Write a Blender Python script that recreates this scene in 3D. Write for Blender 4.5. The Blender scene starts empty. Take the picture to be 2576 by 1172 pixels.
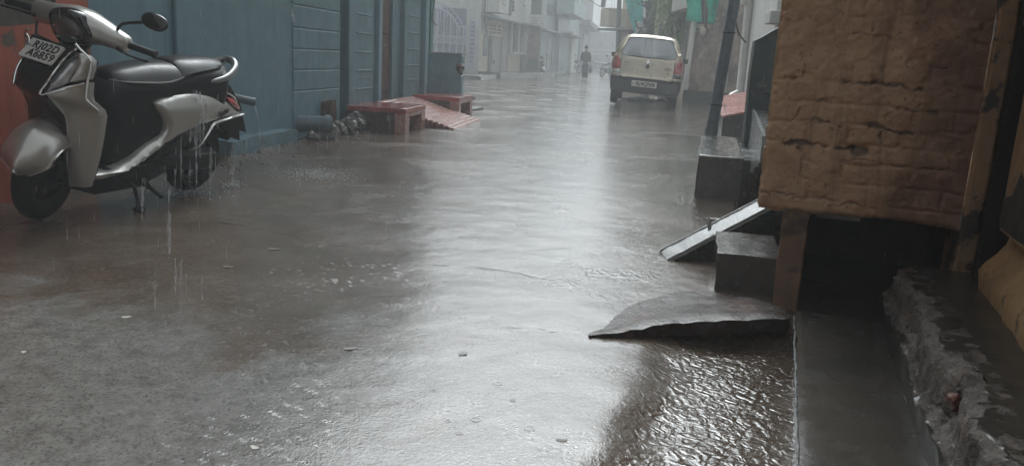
import bpy, bmesh, math, random
import numpy as np
from mathutils import Vector, Matrix, noise as mnoise
from mathutils.geometry import delaunay_2d_cdt
random.seed(7)
R = math.radians
SC = bpy.context.scene
COL = SC.collection

# ------------------------------------------------------------------ camera model (used to survey the photograph)
F, CH, TH, RO, AL = 2000.0, 0.9, R(12.4), R(3.0), R(7.4)
CAMROT = Matrix.Rotation(AL, 3, 'Z') @ Matrix.Rotation(math.pi / 2 - TH, 3, 'X') @ Matrix.Rotation(RO, 3, 'Z')
def ray(x, y): return CAMROT @ Vector(((x - 1288) / F, -(y - 586) / F, -1))
def G(x, y, z=0.0):                       # surveyed point lying at height z
    d = ray(x, y); t = (z - CH) / d.z; return Vector((d.x * t, d.y * t, z))
def onY(x, y, Y):
    d = ray(x, y); t = Y / d.y; return Vector((d.x * t, Y, CH + d.z * t))
def onX(x, y, X):
    d = ray(x, y); t = X / d.x; return Vector((X, d.y * t, CH + d.z * t))

# ------------------------------------------------------------------ tags
def tag(o, label=None, cat=None, group=None, kind=None):
    if label: o['label'] = label
    if cat: o['category'] = cat
    if group: o['group'] = group
    if kind: o['kind'] = kind
    return o
def empty(name, loc=(0, 0, 0), rz=0.0, label=None, cat=None, group=None):
    o = bpy.data.objects.new(name, None); COL.objects.link(o)
    o.location = loc; o.rotation_euler = (0, 0, rz); o.empty_display_size = .1
    return tag(o, label, cat, group)
def copy_tree(o, parent=None):
    c = o.copy(); COL.objects.link(c); c.parent = parent
    if parent is not None: c.matrix_parent_inverse = o.matrix_parent_inverse.copy()
    for ch in list(o.children): copy_tree(ch, c)
    return c

# ------------------------------------------------------------------ mesh builder
def catmull(pts, n=4, closed=False):
    out = []; N = len(pts)
    rng = range(N if closed else N - 1)
    for i in rng:
        P = [Vector(pts[(i + k) % N]) if closed else Vector(pts[min(max(i + k, 0), N - 1)]) for k in (-1, 0, 1, 2)]
        for j in range(n):
            t = j / n
            out.append(.5 * ((2 * P[1]) + (P[2] - P[0]) * t + (2 * P[0] - 5 * P[1] + 4 * P[2] - P[3]) * t * t + (3 * P[1] - P[0] - 3 * P[2] + P[3]) * t ** 3))
    if not closed: out.append(Vector(pts[-1]))
    return out
def inside(p, poly):
    x, y = p[0], p[1]; c = False; j = len(poly) - 1
    for i in range(len(poly)):
        a, b = poly[i], poly[j]
        if (a[1] > y) != (b[1] > y) and x < (b[0] - a[0]) * (y - a[1]) / (b[1] - a[1]) + a[0]: c = not c
        j = i
    return c
def segd(p, poly):
    m = 1e9
    for i in range(len(poly)):
        a, b = Vector(poly[i][:2]), Vector(poly[(i + 1) % len(poly)][:2])
        ab = b - a; t = max(0, min(1, (Vector(p[:2]) - a).dot(ab) / max(ab.length_squared, 1e-12)))
        m = min(m, (Vector(p[:2]) - a - ab * t).length)
    return m
class MB:
    def __init__(s): s.bm = bmesh.new()
    def face(s, pts):
        vs = [s.bm.verts.new(p) for p in pts]
        try: return s.bm.faces.new(vs)
        except ValueError: return None
    def box(s, x0, x1, y0, y1, z0, z1, M=None):
        v = [s.bm.verts.new((x, y, z)) for z in (z0, z1) for x, y in ((x0, y0), (x1, y0), (x1, y1), (x0, y1))]
        if M is not None:
            for q in v: q.co = M @ q.co
        for f in ((3, 2, 1, 0), (4, 5, 6, 7), (0, 1, 5, 4), (1, 2, 6, 5), (2, 3, 7, 6), (3, 0, 4, 7)): s.bm.faces.new([v[i] for i in f])
        return s
    def hexa(s, bot, top):                # two quads of four points each
        v = [s.bm.verts.new(p) for p in list(bot) + list(top)]; n = len(bot)
        s.bm.faces.new(v[:n][::-1]); s.bm.faces.new(v[n:])
        for i in range(n): s.bm.faces.new((v[i], v[(i + 1) % n], v[n + (i + 1) % n], v[n + i]))
        return s
    def loft(s, rings, closed=True, cap=True, skip=None):
        vr = [[s.bm.verts.new(p) for p in r] for r in rings]; n = len(rings[0])
        for a in range(len(vr) - 1):
            for i in range(n if closed else n - 1):
                if skip and skip(a, i): continue
                j = (i + 1) % n
                try: s.bm.faces.new((vr[a][i], vr[a][j], vr[a + 1][j], vr[a + 1][i]))
                except ValueError: pass
        if cap and closed:
            for r, fl in ((vr[0], True), (vr[-1], False)):
                try: s.bm.faces.new(r[::-1] if fl else r)
                except ValueError: pass
        return s
    def tube(s, pts, r, n=8, cap=True, sx=1.0, sm=0, closed=False):
        pts = [Vector(p) for p in pts]
        if sm: 
            rr = r
            if not isinstance(r, (int, float)): rr = [v.x for v in catmull([(q, 0, 0) for q in r], sm)]
            pts = catmull(pts, sm, closed); r = rr
        N = len(pts); rings = []; up = None
        for i, p in enumerate(pts):
            if closed: t = pts[(i + 1) % N] - pts[i - 1]
            else: t = pts[min(i + 1, N - 1)] - pts[max(i - 1, 0)]
            t.normalize()
            if up is None: up = Vector((0, 0, 1)) if abs(t.z) < .9 else Vector((1, 0, 0))
            a = t.cross(up).normalized(); b = a.cross(t); up = b
            rad = r if isinstance(r, (int, float)) else r[min(i, len(r) - 1)]
            rings.append([p + (a * math.cos(q) * sx + b * math.sin(q)) * rad for q in (2 * math.pi * k / n for k in range(n))])
        if closed: rings.append(rings[0])
        s.loft(rings, True, cap and not closed); return s
    def lathe(s, prof, o, axis, n=24, closed=False):
        o = Vector(o); ax = Vector(axis).normalized()
        u = ax.orthogonal().normalized(); w = ax.cross(u)
        rings = [[o + ax * h + (u * math.cos(q) + w * math.sin(q)) * r for q in (2 * math.pi * k / n for k in range(n))] for r, h in prof]
        if closed: rings.append(rings[0])
        s.loft(rings, True, not closed); return s
    def panel(s, outline, fn, res=.02, hole=None, back=None):
        """fill a 2-D outline with a fine mesh; fn(u, v, d) gives the 3-D point, d being the distance to the rim"""
        ol = [Vector(p[:2]) for p in outline]; n = len(ol)
        pts = list(ol); edges = [(i, (i + 1) % n) for i in range(n)]
        if hole:
            h = [Vector(p[:2]) for p in hole]; m = len(h)
            pts += h; edges += [(n + i, n + (i + 1) % m) for i in range(m)]
        x0, x1 = min(p.x for p in ol), max(p.x for p in ol); y0, y1 = min(p.y for p in ol), max(p.y for p in ol)
        rims = [ol] + ([h] if hole else [])
        nx, ny = int((x1 - x0) / res), int((y1 - y0) / res)
        for i in range(nx + 1):
            for j in range(ny + 1):
                p = Vector((x0 + (i + .5 * (j % 2)) * res, y0 + (j + .5) * res))
                if inside(p, ol) and not (hole and inside(p, h)) and min(segd(p, q) for q in rims) > res * .45: pts.append(p)
        vo, _, fo, *_ = delaunay_2d_cdt(pts, edges, [], 0, 1e-6)
        bv = []
        for p in vo:
            d = min(segd(p, q) for q in rims); bv.append(s.bm.verts.new(fn(p.x, p.y, d)))
        for f in fo:
            c = sum((vo[i] for i in f), Vector((0, 0))) / len(f)
            if inside(c, ol) and not (hole and inside(c, h)):
                try: s.bm.faces.new([bv[i] for i in f])
                except ValueError: pass
        if back is not None:              # a rim folded back by the vector `back`
            be = [e for e in s.bm.edges if e.is_boundary and all(v in set(bv) for v in e.verts)]
            r = bmesh.ops.extrude_edge_only(s.bm, edges=be)
            for v in r['geom']:
                if isinstance(v, bmesh.types.BMVert): v.co += Vector(back)
        return s
    def slices(s, res, axes='xyz'):
        cs = [v.co for v in s.bm.verts]
        for k, a in enumerate('xyz'):
            if a not in axes: continue
            lo, hi = min(c[k] for c in cs), max(c[k] for c in cs); n = int((hi - lo) / res)
            for i in range(1, n):
                co = Vector((0, 0, 0)); co[k] = lo + (hi - lo) * i / n; no = Vector((0, 0, 0)); no[k] = 1
                bmesh.ops.bisect_plane(s.bm, geom=s.bm.verts[:] + s.bm.edges[:] + s.bm.faces[:], plane_co=co, plane_no=no)
            cs = [v.co for v in s.bm.verts]
        return s
    def rough(s, amp, scale, seed=0, keep=None):
        for v in s.bm.verts:
            if keep and keep(v.co): continue
            p = v.co * scale + Vector((seed, seed * 1.7, seed * .3))
            v.co += Vector((mnoise.noise(p), mnoise.noise(p + Vector((31, 0, 0))), mnoise.noise(p + Vector((0, 57, 0))))) * amp + Vector((mnoise.noise(p * 3.1), mnoise.noise(p * 3.1 + Vector((9, 0, 0))), mnoise.noise(p * 3.1 + Vector((0, 5, 0))))) * amp * .4
        return s
    def xf(s, M):
        for v in s.bm.verts: v.co = M @ v.co
        return s
    def build(s, name, mat, parent=None, ang=35, bevel=0, merge=1e-5, loc=None, nofix=False):
        if merge: bmesh.ops.remove_doubles(s.bm, verts=s.bm.verts, dist=merge)
        if not nofix: bmesh.ops.recalc_face_normals(s.bm, faces=s.bm.faces)
        me = bpy.data.meshes.new(name); s.bm.to_mesh(me); s.bm.free()
        me.polygons.foreach_set('use_smooth', [True] * len(me.polygons))
        if ang is not None and ang < 180: me.set_sharp_from_angle(angle=R(ang))
        me.materials.append(mat)
        o = bpy.data.objects.new(name, me); COL.objects.link(o)
        if parent: o.parent = parent
        if loc is not None: o.location = loc
        if bevel:
            m = o.modifiers.new('bevel', 'BEVEL'); m.width = bevel; m.segments = 2; m.limit_method = 'ANGLE'; m.angle_limit = R(40); m.harden_normals = False
        return o
def text_part(name, s, size, mat, parent, M, extrude=.001, shear=0, space=1.0, squash=1.0, bold=0):
    cu = bpy.data.curves.new(name, 'FONT'); cu.body = s; cu.size = size; cu.extrude = extrude; cu.shear = shear
    cu.align_x = 'CENTER'; cu.align_y = 'CENTER'; cu.space_character = space; cu.resolution_u = 3; cu.offset = bold
    t = bpy.data.objects.new(name, cu); COL.objects.link(t)
    dg = bpy.context.evaluated_depsgraph_get(); me = bpy.data.meshes.new_from_object(t.evaluated_get(dg))
    bpy.data.objects.remove(t); bpy.data.curves.remove(cu)
    for v in me.vertices: v.co = M @ Vector((v.co.x * squash, v.co.y, v.co.z))
    me.name = name; me.materials.clear(); me.materials.append(mat)
    o = bpy.data.objects.new(name, me); COL.objects.link(o); o.parent = parent
    return o

# ------------------------------------------------------------------ materials
def newmat(name):
    m = bpy.data.materials.new(name); m.use_nodes = True; nt = m.node_tree; nt.nodes.clear()
    return m, nt, nt.nodes, nt.links
def nd(N, typ, **k):
    n = N.new(typ)
    for a, v in k.items():
        if a == 'op': n.operation = v
        else: setattr(n, a, v)
    return n
def setin(n, **k):
    for a, v in k.items(): n.inputs[a.replace('_', ' ')].default_value = v
def ramp(N, L, src, a, b, c0=0.0, c1=1.0):
    m = nd(N, 'ShaderNodeMapRange'); m.inputs['From Min'].default_value = a; m.inputs['From Max'].default_value = b
    m.inputs['To Min'].default_value = c0; m.inputs['To Max'].default_value = c1; L.new(src, m.inputs['Value']); return m.outputs['Result']
def noisen(N, L, vec, scale, detail=4, rough=.55, dist=0):
    n = nd(N, 'ShaderNodeTexNoise'); setin(n, Scale=scale, Detail=detail, Roughness=rough, Distortion=dist)
    if vec is not None: L.new(vec, n.inputs['Vector'])
    return n.outputs['Fac']
def mixc(N, L, fac, a, b):
    m = nd(N, 'ShaderNodeMix', data_type='RGBA')
    if isinstance(fac, (int, float)): m.inputs[0].default_value = fac
    else: L.new(fac, m.inputs[0])
    for i, c in ((6, a), (7, b)):
        if isinstance(c, (tuple, list)): m.inputs[i].default_value = (*c[:3], 1)
        else: L.new(c, m.inputs[i])
    return m.outputs[2]
def pm(name, col, rough=.5, metal=0.0, var=.18, scale=6, bump=0, bscale=60, coat=0.0, stains=(), streak=0, rvar=.1, alpha=1, spec=.5, blotch=0):
    m, nt, N, L = newmat(name)
    out = nd(N, 'ShaderNodeOutputMaterial'); p = nd(N, 'ShaderNodeBsdfPrincipled'); L.new(p.outputs[0], out.inputs[0])
    tc = nd(N, 'ShaderNodeTexCoord').outputs['Object']
    n1 = noisen(N, L, tc, scale, 6, .6)
    f = ramp(N, L, n1, .3, .7)
    c = mixc(N, L, f, tuple(x * (1 - var) for x in col), tuple(x * (1 + var) for x in col))
    if streak:
        mp = nd(N, 'ShaderNodeMapping'); setin(mp, Scale=(14, 14, .7)); L.new(tc, mp.inputs[0])
        s = noisen(N, L, mp.outputs[0], 1.0, 5, .6, .3)
        c = mixc(N, L, ramp(N, L, s, .5, .72, 0, streak), c, tuple(x * .42 for x in col))
        s2 = noisen(N, L, mp.outputs[0], 1.7, 5, .6, .2)
        c = mixc(N, L, ramp(N, L, s2, .56, .74, 0, streak * .6), c, tuple(min(1, x * 1.5 + .03) for x in col))
    for (sc, lo, hi, colr) in stains:
        s = noisen(N, L, tc, sc, 6, .65, .4)
        c = mixc(N, L, ramp(N, L, s, lo, hi), c, colr)
    L.new(c, p.inputs['Base Color'])
    L.new(ramp(N, L, noisen(N, L, tc, scale * 2.3, 4), .3, .7, max(.02, rough - rvar), min(1, rough + rvar)), p.inputs['Roughness'])
    setin(p, Metallic=metal, Coat_Weight=coat, Coat_Roughness=.06, Specular_IOR_Level=spec, Alpha=alpha)
    if bump:
        b = nd(N, 'ShaderNodeBump'); setin(b, Strength=bump, Distance=.01)
        L.new(noisen(N, L, tc, bscale, 5, .6), b.inputs['Height']); L.new(b.outputs[0], p.inputs['Normal'])
    return m
def glassmat(name, tint=(.8, .85, .86), opac=.25, rough=.03):
    m, nt, N, L = newmat(name)
    out = nd(N, 'ShaderNodeOutputMaterial'); mx = nd(N, 'ShaderNodeMixShader'); fr = nd(N, 'ShaderNodeFresnel'); setin(fr, IOR=1.5)
    ad = ramp(N, L, fr.outputs[0], 0, 1, opac, 1.0)
    t = nd(N, 'ShaderNodeBsdfTransparent'); t.inputs[0].default_value = (*tint, 1)
    p = nd(N, 'ShaderNodeBsdfPrincipled'); setin(p, Base_Color=(.50, .54, .57, 1), Roughness=rough, Coat_Weight=.5)
    tc = nd(N, 'ShaderNodeTexCoord').outputs['Object']
    b = nd(N, 'ShaderNodeBump'); setin(b, Strength=.08, Distance=.004); L.new(noisen(N, L, tc, 60, 3), b.inputs['Height']); L.new(b.outputs[0], p.inputs['Normal'])
    L.new(ad, mx.inputs[0]); L.new(t.outputs[0], mx.inputs[1]); L.new(p.outputs[0], mx.inputs[2]); L.new(mx.outputs[0], out.inputs[0])
    return m
def watermat(name, dens=.4):
    m, nt, N, L = newmat(name)
    out = nd(N, 'ShaderNodeOutputMaterial'); mx = nd(N, 'ShaderNodeMixShader')
    tc = nd(N, 'ShaderNodeTexCoord').outputs['Object']
    mp = nd(N, 'ShaderNodeMapping'); setin(mp, Scale=(40, 40, 6)); L.new(tc, mp.inputs[0])
    L.new(ramp(N, L, noisen(N, L, mp.outputs[0], 1, 3), .3, .7, dens * .3, min(1, dens * 1.5)), mx.inputs[0])
    t = nd(N, 'ShaderNodeBsdfTransparent')
    p = nd(N, 'ShaderNodeBsdfPrincipled'); setin(p, Base_Color=(.75, .78, .8, 1), Roughness=.12, IOR=1.33)
    L.new(t.outputs[0], mx.inputs[1]); L.new(p.outputs[0], mx.inputs[2]); L.new(mx.outputs[0], out.inputs[0])
    return m
M = dict(
    blue=pm('blue_wall_paint', (.108, .196, .232), .5, var=.1, scale=3, bump=.25, bscale=45, streak=.4, stains=[(2.2, .6, .75, (.10, .16, .18))]),
    blue_l=pm('pale_blue_trim', (.17, .29, .34), .5, var=.12, scale=4, bump=.2, bscale=50, streak=.35),
    blue_d=pm('blue_plinth', (.10, .17, .20), .4, var=.3, scale=12, bump=.6, bscale=25, stains=[(9, .55, .65, (.06, .06, .055))]),
    red_w=pm('red_oxide_wall', (.33, .075, .04), .5, var=.15, scale=4, bump=.3, bscale=40, streak=.4, stains=[(1.6, .56, .6, (.07, .06, .045))]),
    dirty=pm('dirty_plaster', (.06, .055, .04), .6, var=.4, scale=7, bump=.5, bscale=30),
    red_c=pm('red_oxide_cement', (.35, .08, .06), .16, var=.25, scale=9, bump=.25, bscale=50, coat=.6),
    red_k=pm('wet_shaded_red_cement', (.075, .035, .032), .3, var=.3, scale=9, bump=.3, bscale=40, coat=.3),  # wet look and shade of the platform sides put into the colour
    red_p=pm('pale_worn_red_cement', (.42, .24, .21), .2, var=.25, scale=14, bump=.3, bscale=60, coat=.5, stains=[(16, .5, .6, (.32, .09, .06))]),
    door=pm('brown_door_wood', (.075, .04, .03), .5, var=.4, scale=10, streak=.6, bump=.3, bscale=40),
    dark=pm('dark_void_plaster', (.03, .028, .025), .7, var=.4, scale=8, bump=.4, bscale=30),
    ochre_s=pm('ochre_side_wall', (.30, .19, .10), .5, var=.25, scale=6, bump=.35, bscale=40, streak=.35, stains=[(4, .56, .6, (.04, .035, .03)), (22, .6, .66, (.2, .12, .06))]),
    ochre_b=pm('ochre_lower_wall', (.36, .23, .115), .5, var=.25, scale=9, bump=.5, bscale=40, stains=[(26, .6, .66, (.17, .11, .06)), (6, .62, .66, (.09, .08, .06))]),
    ochre_p=pm('brown_plaster_post', (.20, .125, .075), .45, var=.35, scale=9, bump=.5, bscale=30, streak=.4, stains=[(7, .55, .65, (.06, .045, .035))]),
    conc_f=pm('awash_concrete', (.10, .08, .062), .42, var=.3, scale=10, bump=.5, bscale=40, coat=.15),
    conc=pm('wet_dark_concrete', (.075, .07, .063), .22, var=.35, scale=8, bump=.35, bscale=50, coat=.5, stains=[(5, .55, .7, (.10, .085, .07))]),
    conc_d=pm('wet_black_concrete', (.034, .033, .03), .25, var=.4, scale=9, bump=.4, bscale=45, coat=.35, stains=[(4, .55, .7, (.06, .052, .043))]),
    curb=pm('smooth_wet_curb', (.052, .049, .043), .24, var=.25, scale=5, bump=.12, bscale=90, coat=.4, stains=[(3, .5, .75, (.075, .066, .055))]),
    conc_p=pm('pale_worn_concrete', (.30, .31, .31), .2, var=.25, scale=14, bump=.4, bscale=50, coat=.4, stains=[(15, .52, .62, (.14, .14, .135))]),
    rubble=pm('broken_mortar', (.09, .078, .068), .5, var=.5, scale=20, bump=.9, bscale=35, stains=[(14, .5, .6, (.045, .042, .038)), (9, .62, .66, (.17, .075, .05))]),
    stone=pm('wet_grey_stone', (.12, .11, .10), .5, var=.5, scale=22, bump=.8, bscale=40, coat=.05, stains=[(11, .55, .65, (.05, .07, .08))]),
    slab=pm('wet_sandstone_slab', (.05, .039, .034), .26, var=.35, scale=6, bump=.5, bscale=55, coat=.0, spec=.35, stains=[(5, .56, .64, (.105, .065, .055))]),
    silver=pm('silver_scooter_paint', (.50, .49, .46), .3, metal=.65, var=.05, scale=3, coat=.7, bump=.008, bscale=140, rvar=.03),
    black_g=pm('gloss_black_paint', (.006, .006, .007), .16, var=.2, coat=.35, spec=.35, bump=.02, bscale=150, rvar=.04),
    black_p=pm('black_plastic', (.007, .007, .008), .5, var=.3, scale=20, bump=.1, bscale=200, spec=.25),
    seat=pm('black_seat_vinyl', (.008, .008, .009), .38, var=.15, scale=30, bump=.05, bscale=300, coat=.08, rvar=.08, spec=.32),
    tyre=pm('tyre_rubber', (.006, .006, .006), .6, spec=.12, var=.3, scale=20, bump=.3, bscale=120),
    chrome=pm('chrome', (.82, .82, .80), .1, metal=1, var=.05, rvar=.05),
    steel=pm('grey_metal', (.25, .25, .25), .35, metal=.8, var=.2),
    lens=pm('headlight_lens', (.10, .105, .10), .08, metal=.2, var=.5, scale=14, coat=.8, bump=.25, bscale=30),
    lens_c=pm('indicator_lens', (.52, .53, .54), .1, metal=.55, var=.3, scale=22, coat=1.0, bump=.5, bscale=45),
    red_l=pm('red_lamp_lens', (.42, .025, .02), .12, var=.25, scale=30, coat=1.0),
    plate=pm('number_plate_white', (.62, .62, .58), .3, var=.08, scale=12, coat=.4),
    ink=pm('black_ink', (.012, .012, .012), .4, var=.1),
    ink2=pm('faded_blue_ink', (.15, .17, .26), .4, var=.1),
    mirror=pm('mirror_glass', (.5, .52, .54), .04, metal=1, var=.02),
    car=pm('champagne_car_paint', (.50, .44, .345), .3, metal=.35, var=.04, scale=3, coat=.8, bump=.02, bscale=140, rvar=.05),
    bumper=pm('grey_black_bumper', (.022, .022, .024), .4, var=.25, scale=6, coat=.2, bump=.1, bscale=80),
    trim=pm('grey_trim', (.35, .35, .34), .3, var=.1, metal=.4),
    seat_c=pm('car_seat_cloth', (.10, .10, .105), .8, var=.2),
    white_w=pm('white_limewash', (.60, .60, .57), .6, var=.1, scale=3, bump=.2, bscale=30, streak=.35, stains=[(2.5, .6, .75, (.42, .41, .38))]),
    cream=pm('cream_limewash', (.62, .58, .47), .6, var=.12, scale=3, bump=.2, bscale=30, streak=.4),
    beige=pm('beige_wall_paint', (.42, .36, .29), .6, var=.15, scale=2, bump=.2, bscale=30, streak=.35),
    stain_w=pm('stained_brown_plaster', (.29, .225, .185), .5, var=.3, scale=1.5, bump=.5, bscale=14, streak=.6, stains=[(1.6, .46, .6, (.15, .115, .095)), (5, .54, .66, (.36, .30, .26))]),
    teal_w=pm('grey_teal_wall', (.27, .35, .36), .6, var=.15, scale=2, bump=.2, streak=.4),
    grey_w=pm('grey_cement_wall', (.25, .25, .245), .6, var=.2, scale=2, bump=.3, streak=.45),
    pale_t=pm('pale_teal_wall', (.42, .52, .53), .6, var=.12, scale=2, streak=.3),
    green_w=pm('sea_green_wall', (.085, .20, .19), .5, var=.2, scale=4, bump=.2, streak=.4),
    recess=pm('dark_window_recess', (.05, .052, .055), .3, var=.3),
    window=pm('dull_window_glass', (.13, .14, .15), .15, var=.2, coat=.5),
    wood=pm('grey_door_paint', (.36, .36, .35), .5, var=.15, streak=.4),
    iron=pm('lavender_grey_gate_paint', (.47, .50, .60), .45, var=.12, scale=8),
    iron_d=pm('grey_gate_sheet', (.21, .25, .31), .5, var=.2, scale=4, streak=.3),
    pole=pm('galvanised_pole', (.16, .185, .205), .4, metal=.3, var=.3, scale=12, bump=.3, bscale=60, streak=.3, stains=[(30, .64, .68, (.05, .05, .05))]),
    pole_c=pm('dark_cement_pole', (.12, .125, .125), .6, var=.2, scale=4, streak=.4),
    cable=pm('black_cable', (.015, .015, .016), .5, var=.2),
    pvc=pm('white_pvc_pipe', (.58, .58, .54), .35, var=.12, scale=6, streak=.4),
    bluepipe=pm('painted_blue_pipe', (.085, .13, .148), .35, var=.2, scale=14, coat=.3),
    tarp=pm('teal_tarpaulin', (.07, .48, .48), .45, var=.25, scale=5, bump=.4, bscale=12),
    cloth_g=pm('green_shade_cloth', (.0, .42, .30), .5, var=.35, scale=5, bump=.5, bscale=20, stains=[(7, .55, .68, (.0, .24, .18))]),
    blackcloth=pm('black_rag', (.02, .02, .022), .6, var=.3, scale=12, bump=.4),
    sheet=pm('dark_green_sheet', (.022, .033, .027), .4, var=.5, scale=8, bump=.3, bscale=30, stains=[(9, .6, .68, (.09, .10, .08))]),
    twig=pm('dry_dark_creeper', (.045, .036, .026), .7, var=.5, scale=30),
    bark=pm('grey_bark', (.14, .125, .11), .8, var=.35, scale=9, bump=.7, bscale=30),
    leaf=pm('drooping_leaf', (.15, .25, .09), .4, var=.45, scale=2.5),
    shirt=pm('dark_shirt', (.03, .034, .045), .8, var=.2), trouser=pm('dark_trousers', (.022, .024, .03), .8, var=.2),
    skin=pm('brown_skin', (.18, .10, .065), .5, var=.1), hair=pm('black_hair', (.012, .011, .01), .5, var=.2), bag=pm('dark_cloth_bag', (.04, .042, .05), .7, var=.3),
    litter=pm('pale_litter', (.55, .53, .48), .4, var=.2), leafl=pm('dead_leaf', (.07, .055, .035), .5, var=.3),
    red_t=pm('pink_red_tiles', (.42, .16, .14), .2, var=.25, scale=20, coat=.5),
    glass=glassmat('car_glass', (.74, .79, .82), .42), lamp_glass=glassmat('lamp_cover_glass', (.8, .82, .82), .3),
    stream=watermat('falling_water', .28), drop=watermat('spray_drops', .5), rain=watermat('rain_drops', .4), ring=watermat('ripple_water', .55),
)

# ================================================================== world, sun, camera
SUN_EL, SUN_AZ = R(50), R(-4)
w = bpy.data.worlds.new('World'); SC.world = w; w.use_nodes = True
N, L = w.node_tree.nodes, w.node_tree.links; N.clear()
wo = N.new('ShaderNodeOutputWorld'); bg = N.new('ShaderNodeBackground'); sky = N.new('ShaderNodeTexSky')
sky.sky_type = 'NISHITA'; sky.sun_disc = False; sky.sun_elevation = SUN_EL; sky.sun_rotation = SUN_AZ; sky.dust_density = 9; sky.air_density = 1.5
hs = N.new('ShaderNodeHueSaturation'); hs.inputs['Saturation'].default_value = .0      # rain clouds: nearly no colour left
L.new(sky.outputs[0], hs.inputs['Color']); mxw = N.new('ShaderNodeMix'); mxw.data_type = 'RGBA'; mxw.blend_type = 'MULTIPLY'; mxw.inputs[0].default_value = 1; mxw.inputs[7].default_value = (.93, 1.0, 1.03, 1); L.new(hs.outputs[0], mxw.inputs[6]); L.new(mxw.outputs[2], bg.inputs[0]); bg.inputs[1].default_value = .15; L.new(bg.outputs[0], wo.inputs[0])
sl = bpy.data.lights.new('overcast_sun', 'SUN'); sl.energy = .5; sl.angle = R(24); sl.color = (1, .985, .96)
so = bpy.data.objects.new('overcast_sun', sl); COL.objects.link(so)
sd = Vector((math.sin(SUN_AZ) * math.cos(SUN_EL), math.cos(SUN_AZ) * math.cos(SUN_EL), math.sin(SUN_EL)))
so.rotation_euler = sd.to_track_quat('Z', 'Y').to_euler()
cam = bpy.data.cameras.new('camera'); co = bpy.data.objects.new('camera', cam); COL.objects.link(co)
co.location = (0, 0, CH); co.rotation_euler = CAMROT.to_euler(); cam.sensor_width = 36; cam.lens = F / 2576 * 36; cam.clip_end = 1000; cam.clip_start = .02
SC.camera = co
SC.view_settings.view_transform = 'Standard'; SC.view_settings.look = 'None'; SC.view_settings.exposure = 0.32; SC.view_settings.gamma = 1
SC.cycles.max_bounces = 8; SC.cycles.diffuse_bounces = 3; SC.cycles.glossy_bounces = 3; SC.cycles.transparent_max_bounces = 24; SC.cycles.volume_bounces = 1
SC.cycles.use_denoising = True; SC.cycles.caustics_reflective = False; SC.cycles.caustics_refractive = False
SC.cycles.sample_clamp_indirect = 4

# ================================================================== air full of rain
hz = MB().box(-75, 75, -14, 420, -1.5, 13).build('haze', None or M['rain'], ang=None)
tag(hz, kind='stuff'); hz.data.materials.clear()
m, nt, N, L = newmat('rain_haze'); out = N.new('ShaderNodeOutputMaterial'); pv = N.new('ShaderNodeVolumePrincipled')
pv.inputs['Color'].default_value = (.88, .905, .93, 1); pv.inputs['Density'].default_value = .0092; pv.inputs['Anisotropy'].default_value = .1
L.new(pv.outputs[0], out.inputs['Volume']); hz.data.materials.append(m)

# ================================================================== the road
def lat(x, y, seed):
    xi, yi = np.floor(x).astype(np.int64), np.floor(y).astype(np.int64); fx, fy = x - xi, y - yi
    fx = fx * fx * (3 - 2 * fx); fy = fy * fy * (3 - 2 * fy)
    def h(a, b):
        n = (a * 374761393 + b * 668265263 + seed * 1442695041) & 0xffffffff; n = ((n ^ (n >> 13)) * 1274126177) & 0xffffffff
        return ((n ^ (n >> 16)) & 0xffff) / 32768.0 - 1
    return (h(xi, yi) * (1 - fx) + h(xi + 1, yi) * fx) * (1 - fy) + (h(xi, yi + 1) * (1 - fx) + h(xi + 1, yi + 1) * fx) * fy
def fbm(x, y, sc, seed, octv=4):
    s, a = 0, 1.0
    for o in range(octv): s = s + a * lat(x * sc, y * sc, seed + o); sc *= 2.03; a *= .5
    return s
def polyd(X, Y, pts):
    m = np.full(X.shape, 1e9)
    for a, b in zip(pts[:-1], pts[1:]):
        ax, ay, bx, by = a.x, a.y, b.x, b.y; l2 = (bx - ax) ** 2 + (by - ay) ** 2
        t = np.clip(((X - ax) * (bx - ax) + (Y - ay) * (by - ay)) / l2, 0, 1)
        m = np.minimum(m, np.hypot(X - ax - t * (bx - ax), Y - ay - t * (by - ay)))
    return m
def grow(a, b, s0, g):
    o = [a]; s = s0
    while o[-1] < b: o.append(o[-1] + s); s *= g
    return o
xs = sorted(set([-v for v in grow(2.6, 70, .05, 1.07)] + list(np.arange(-2.6, 1.2, .014)) + grow(1.2, 70, .04, 1.08)))
ys = sorted(set([-v for v in grow(-1.0, 12, .06, 1.15)] + list(np.arange(1.0, 4.4, .013)) + grow(4.4, 410, .02, 1.022)))
X, Y = np.meshgrid(np.array(xs), np.array(ys))
Z = fbm(X, Y, .55, 3, 2) * .006 + fbm(X, Y, 6, 9, 3) * .0012
fadey = np.clip((16 - Y) / 10, 0, 1)
cracks = [[(560, 560), (640, 573), (700, 585), (780, 606)], [(805, 615), (850, 614), (930, 626), (1000, 640), (1080, 660), (1200, 672), (1330, 690), (1400, 702)],
          [(1100, 358), (1180, 360), (1300, 369)], [(1220, 825), (1330, 830), (1440, 838)]]
crk = np.zeros_like(Z)
for c in cracks:
    pts = [G(*p) for p in c]
    d = polyd(X + fbm(X, Y, 7, 21, 2) * .03, Y + fbm(X, Y, 7, 33, 2) * .03, pts)
    wd = .015 if pts[0].y < 6 else .05
    crk = np.maximum(crk, np.exp(-(d / (wd * .62)) ** 2) * np.clip(.75 + 1.1 * fbm(X, Y, 8, 15, 2), 0, 1))
    Z += 1.0 * (.0003 * np.exp(-(d / wd) ** 2) * np.clip(.3 + 1.2 * fbm(X, Y, 26, 5, 2), 0, 1.6) - .0012 * np.exp(-((d - wd * .9) / (wd * .38)) ** 2) * np.clip(.7 + fbm(X, Y, 9, 15, 2), 0, 1.3))
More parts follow.
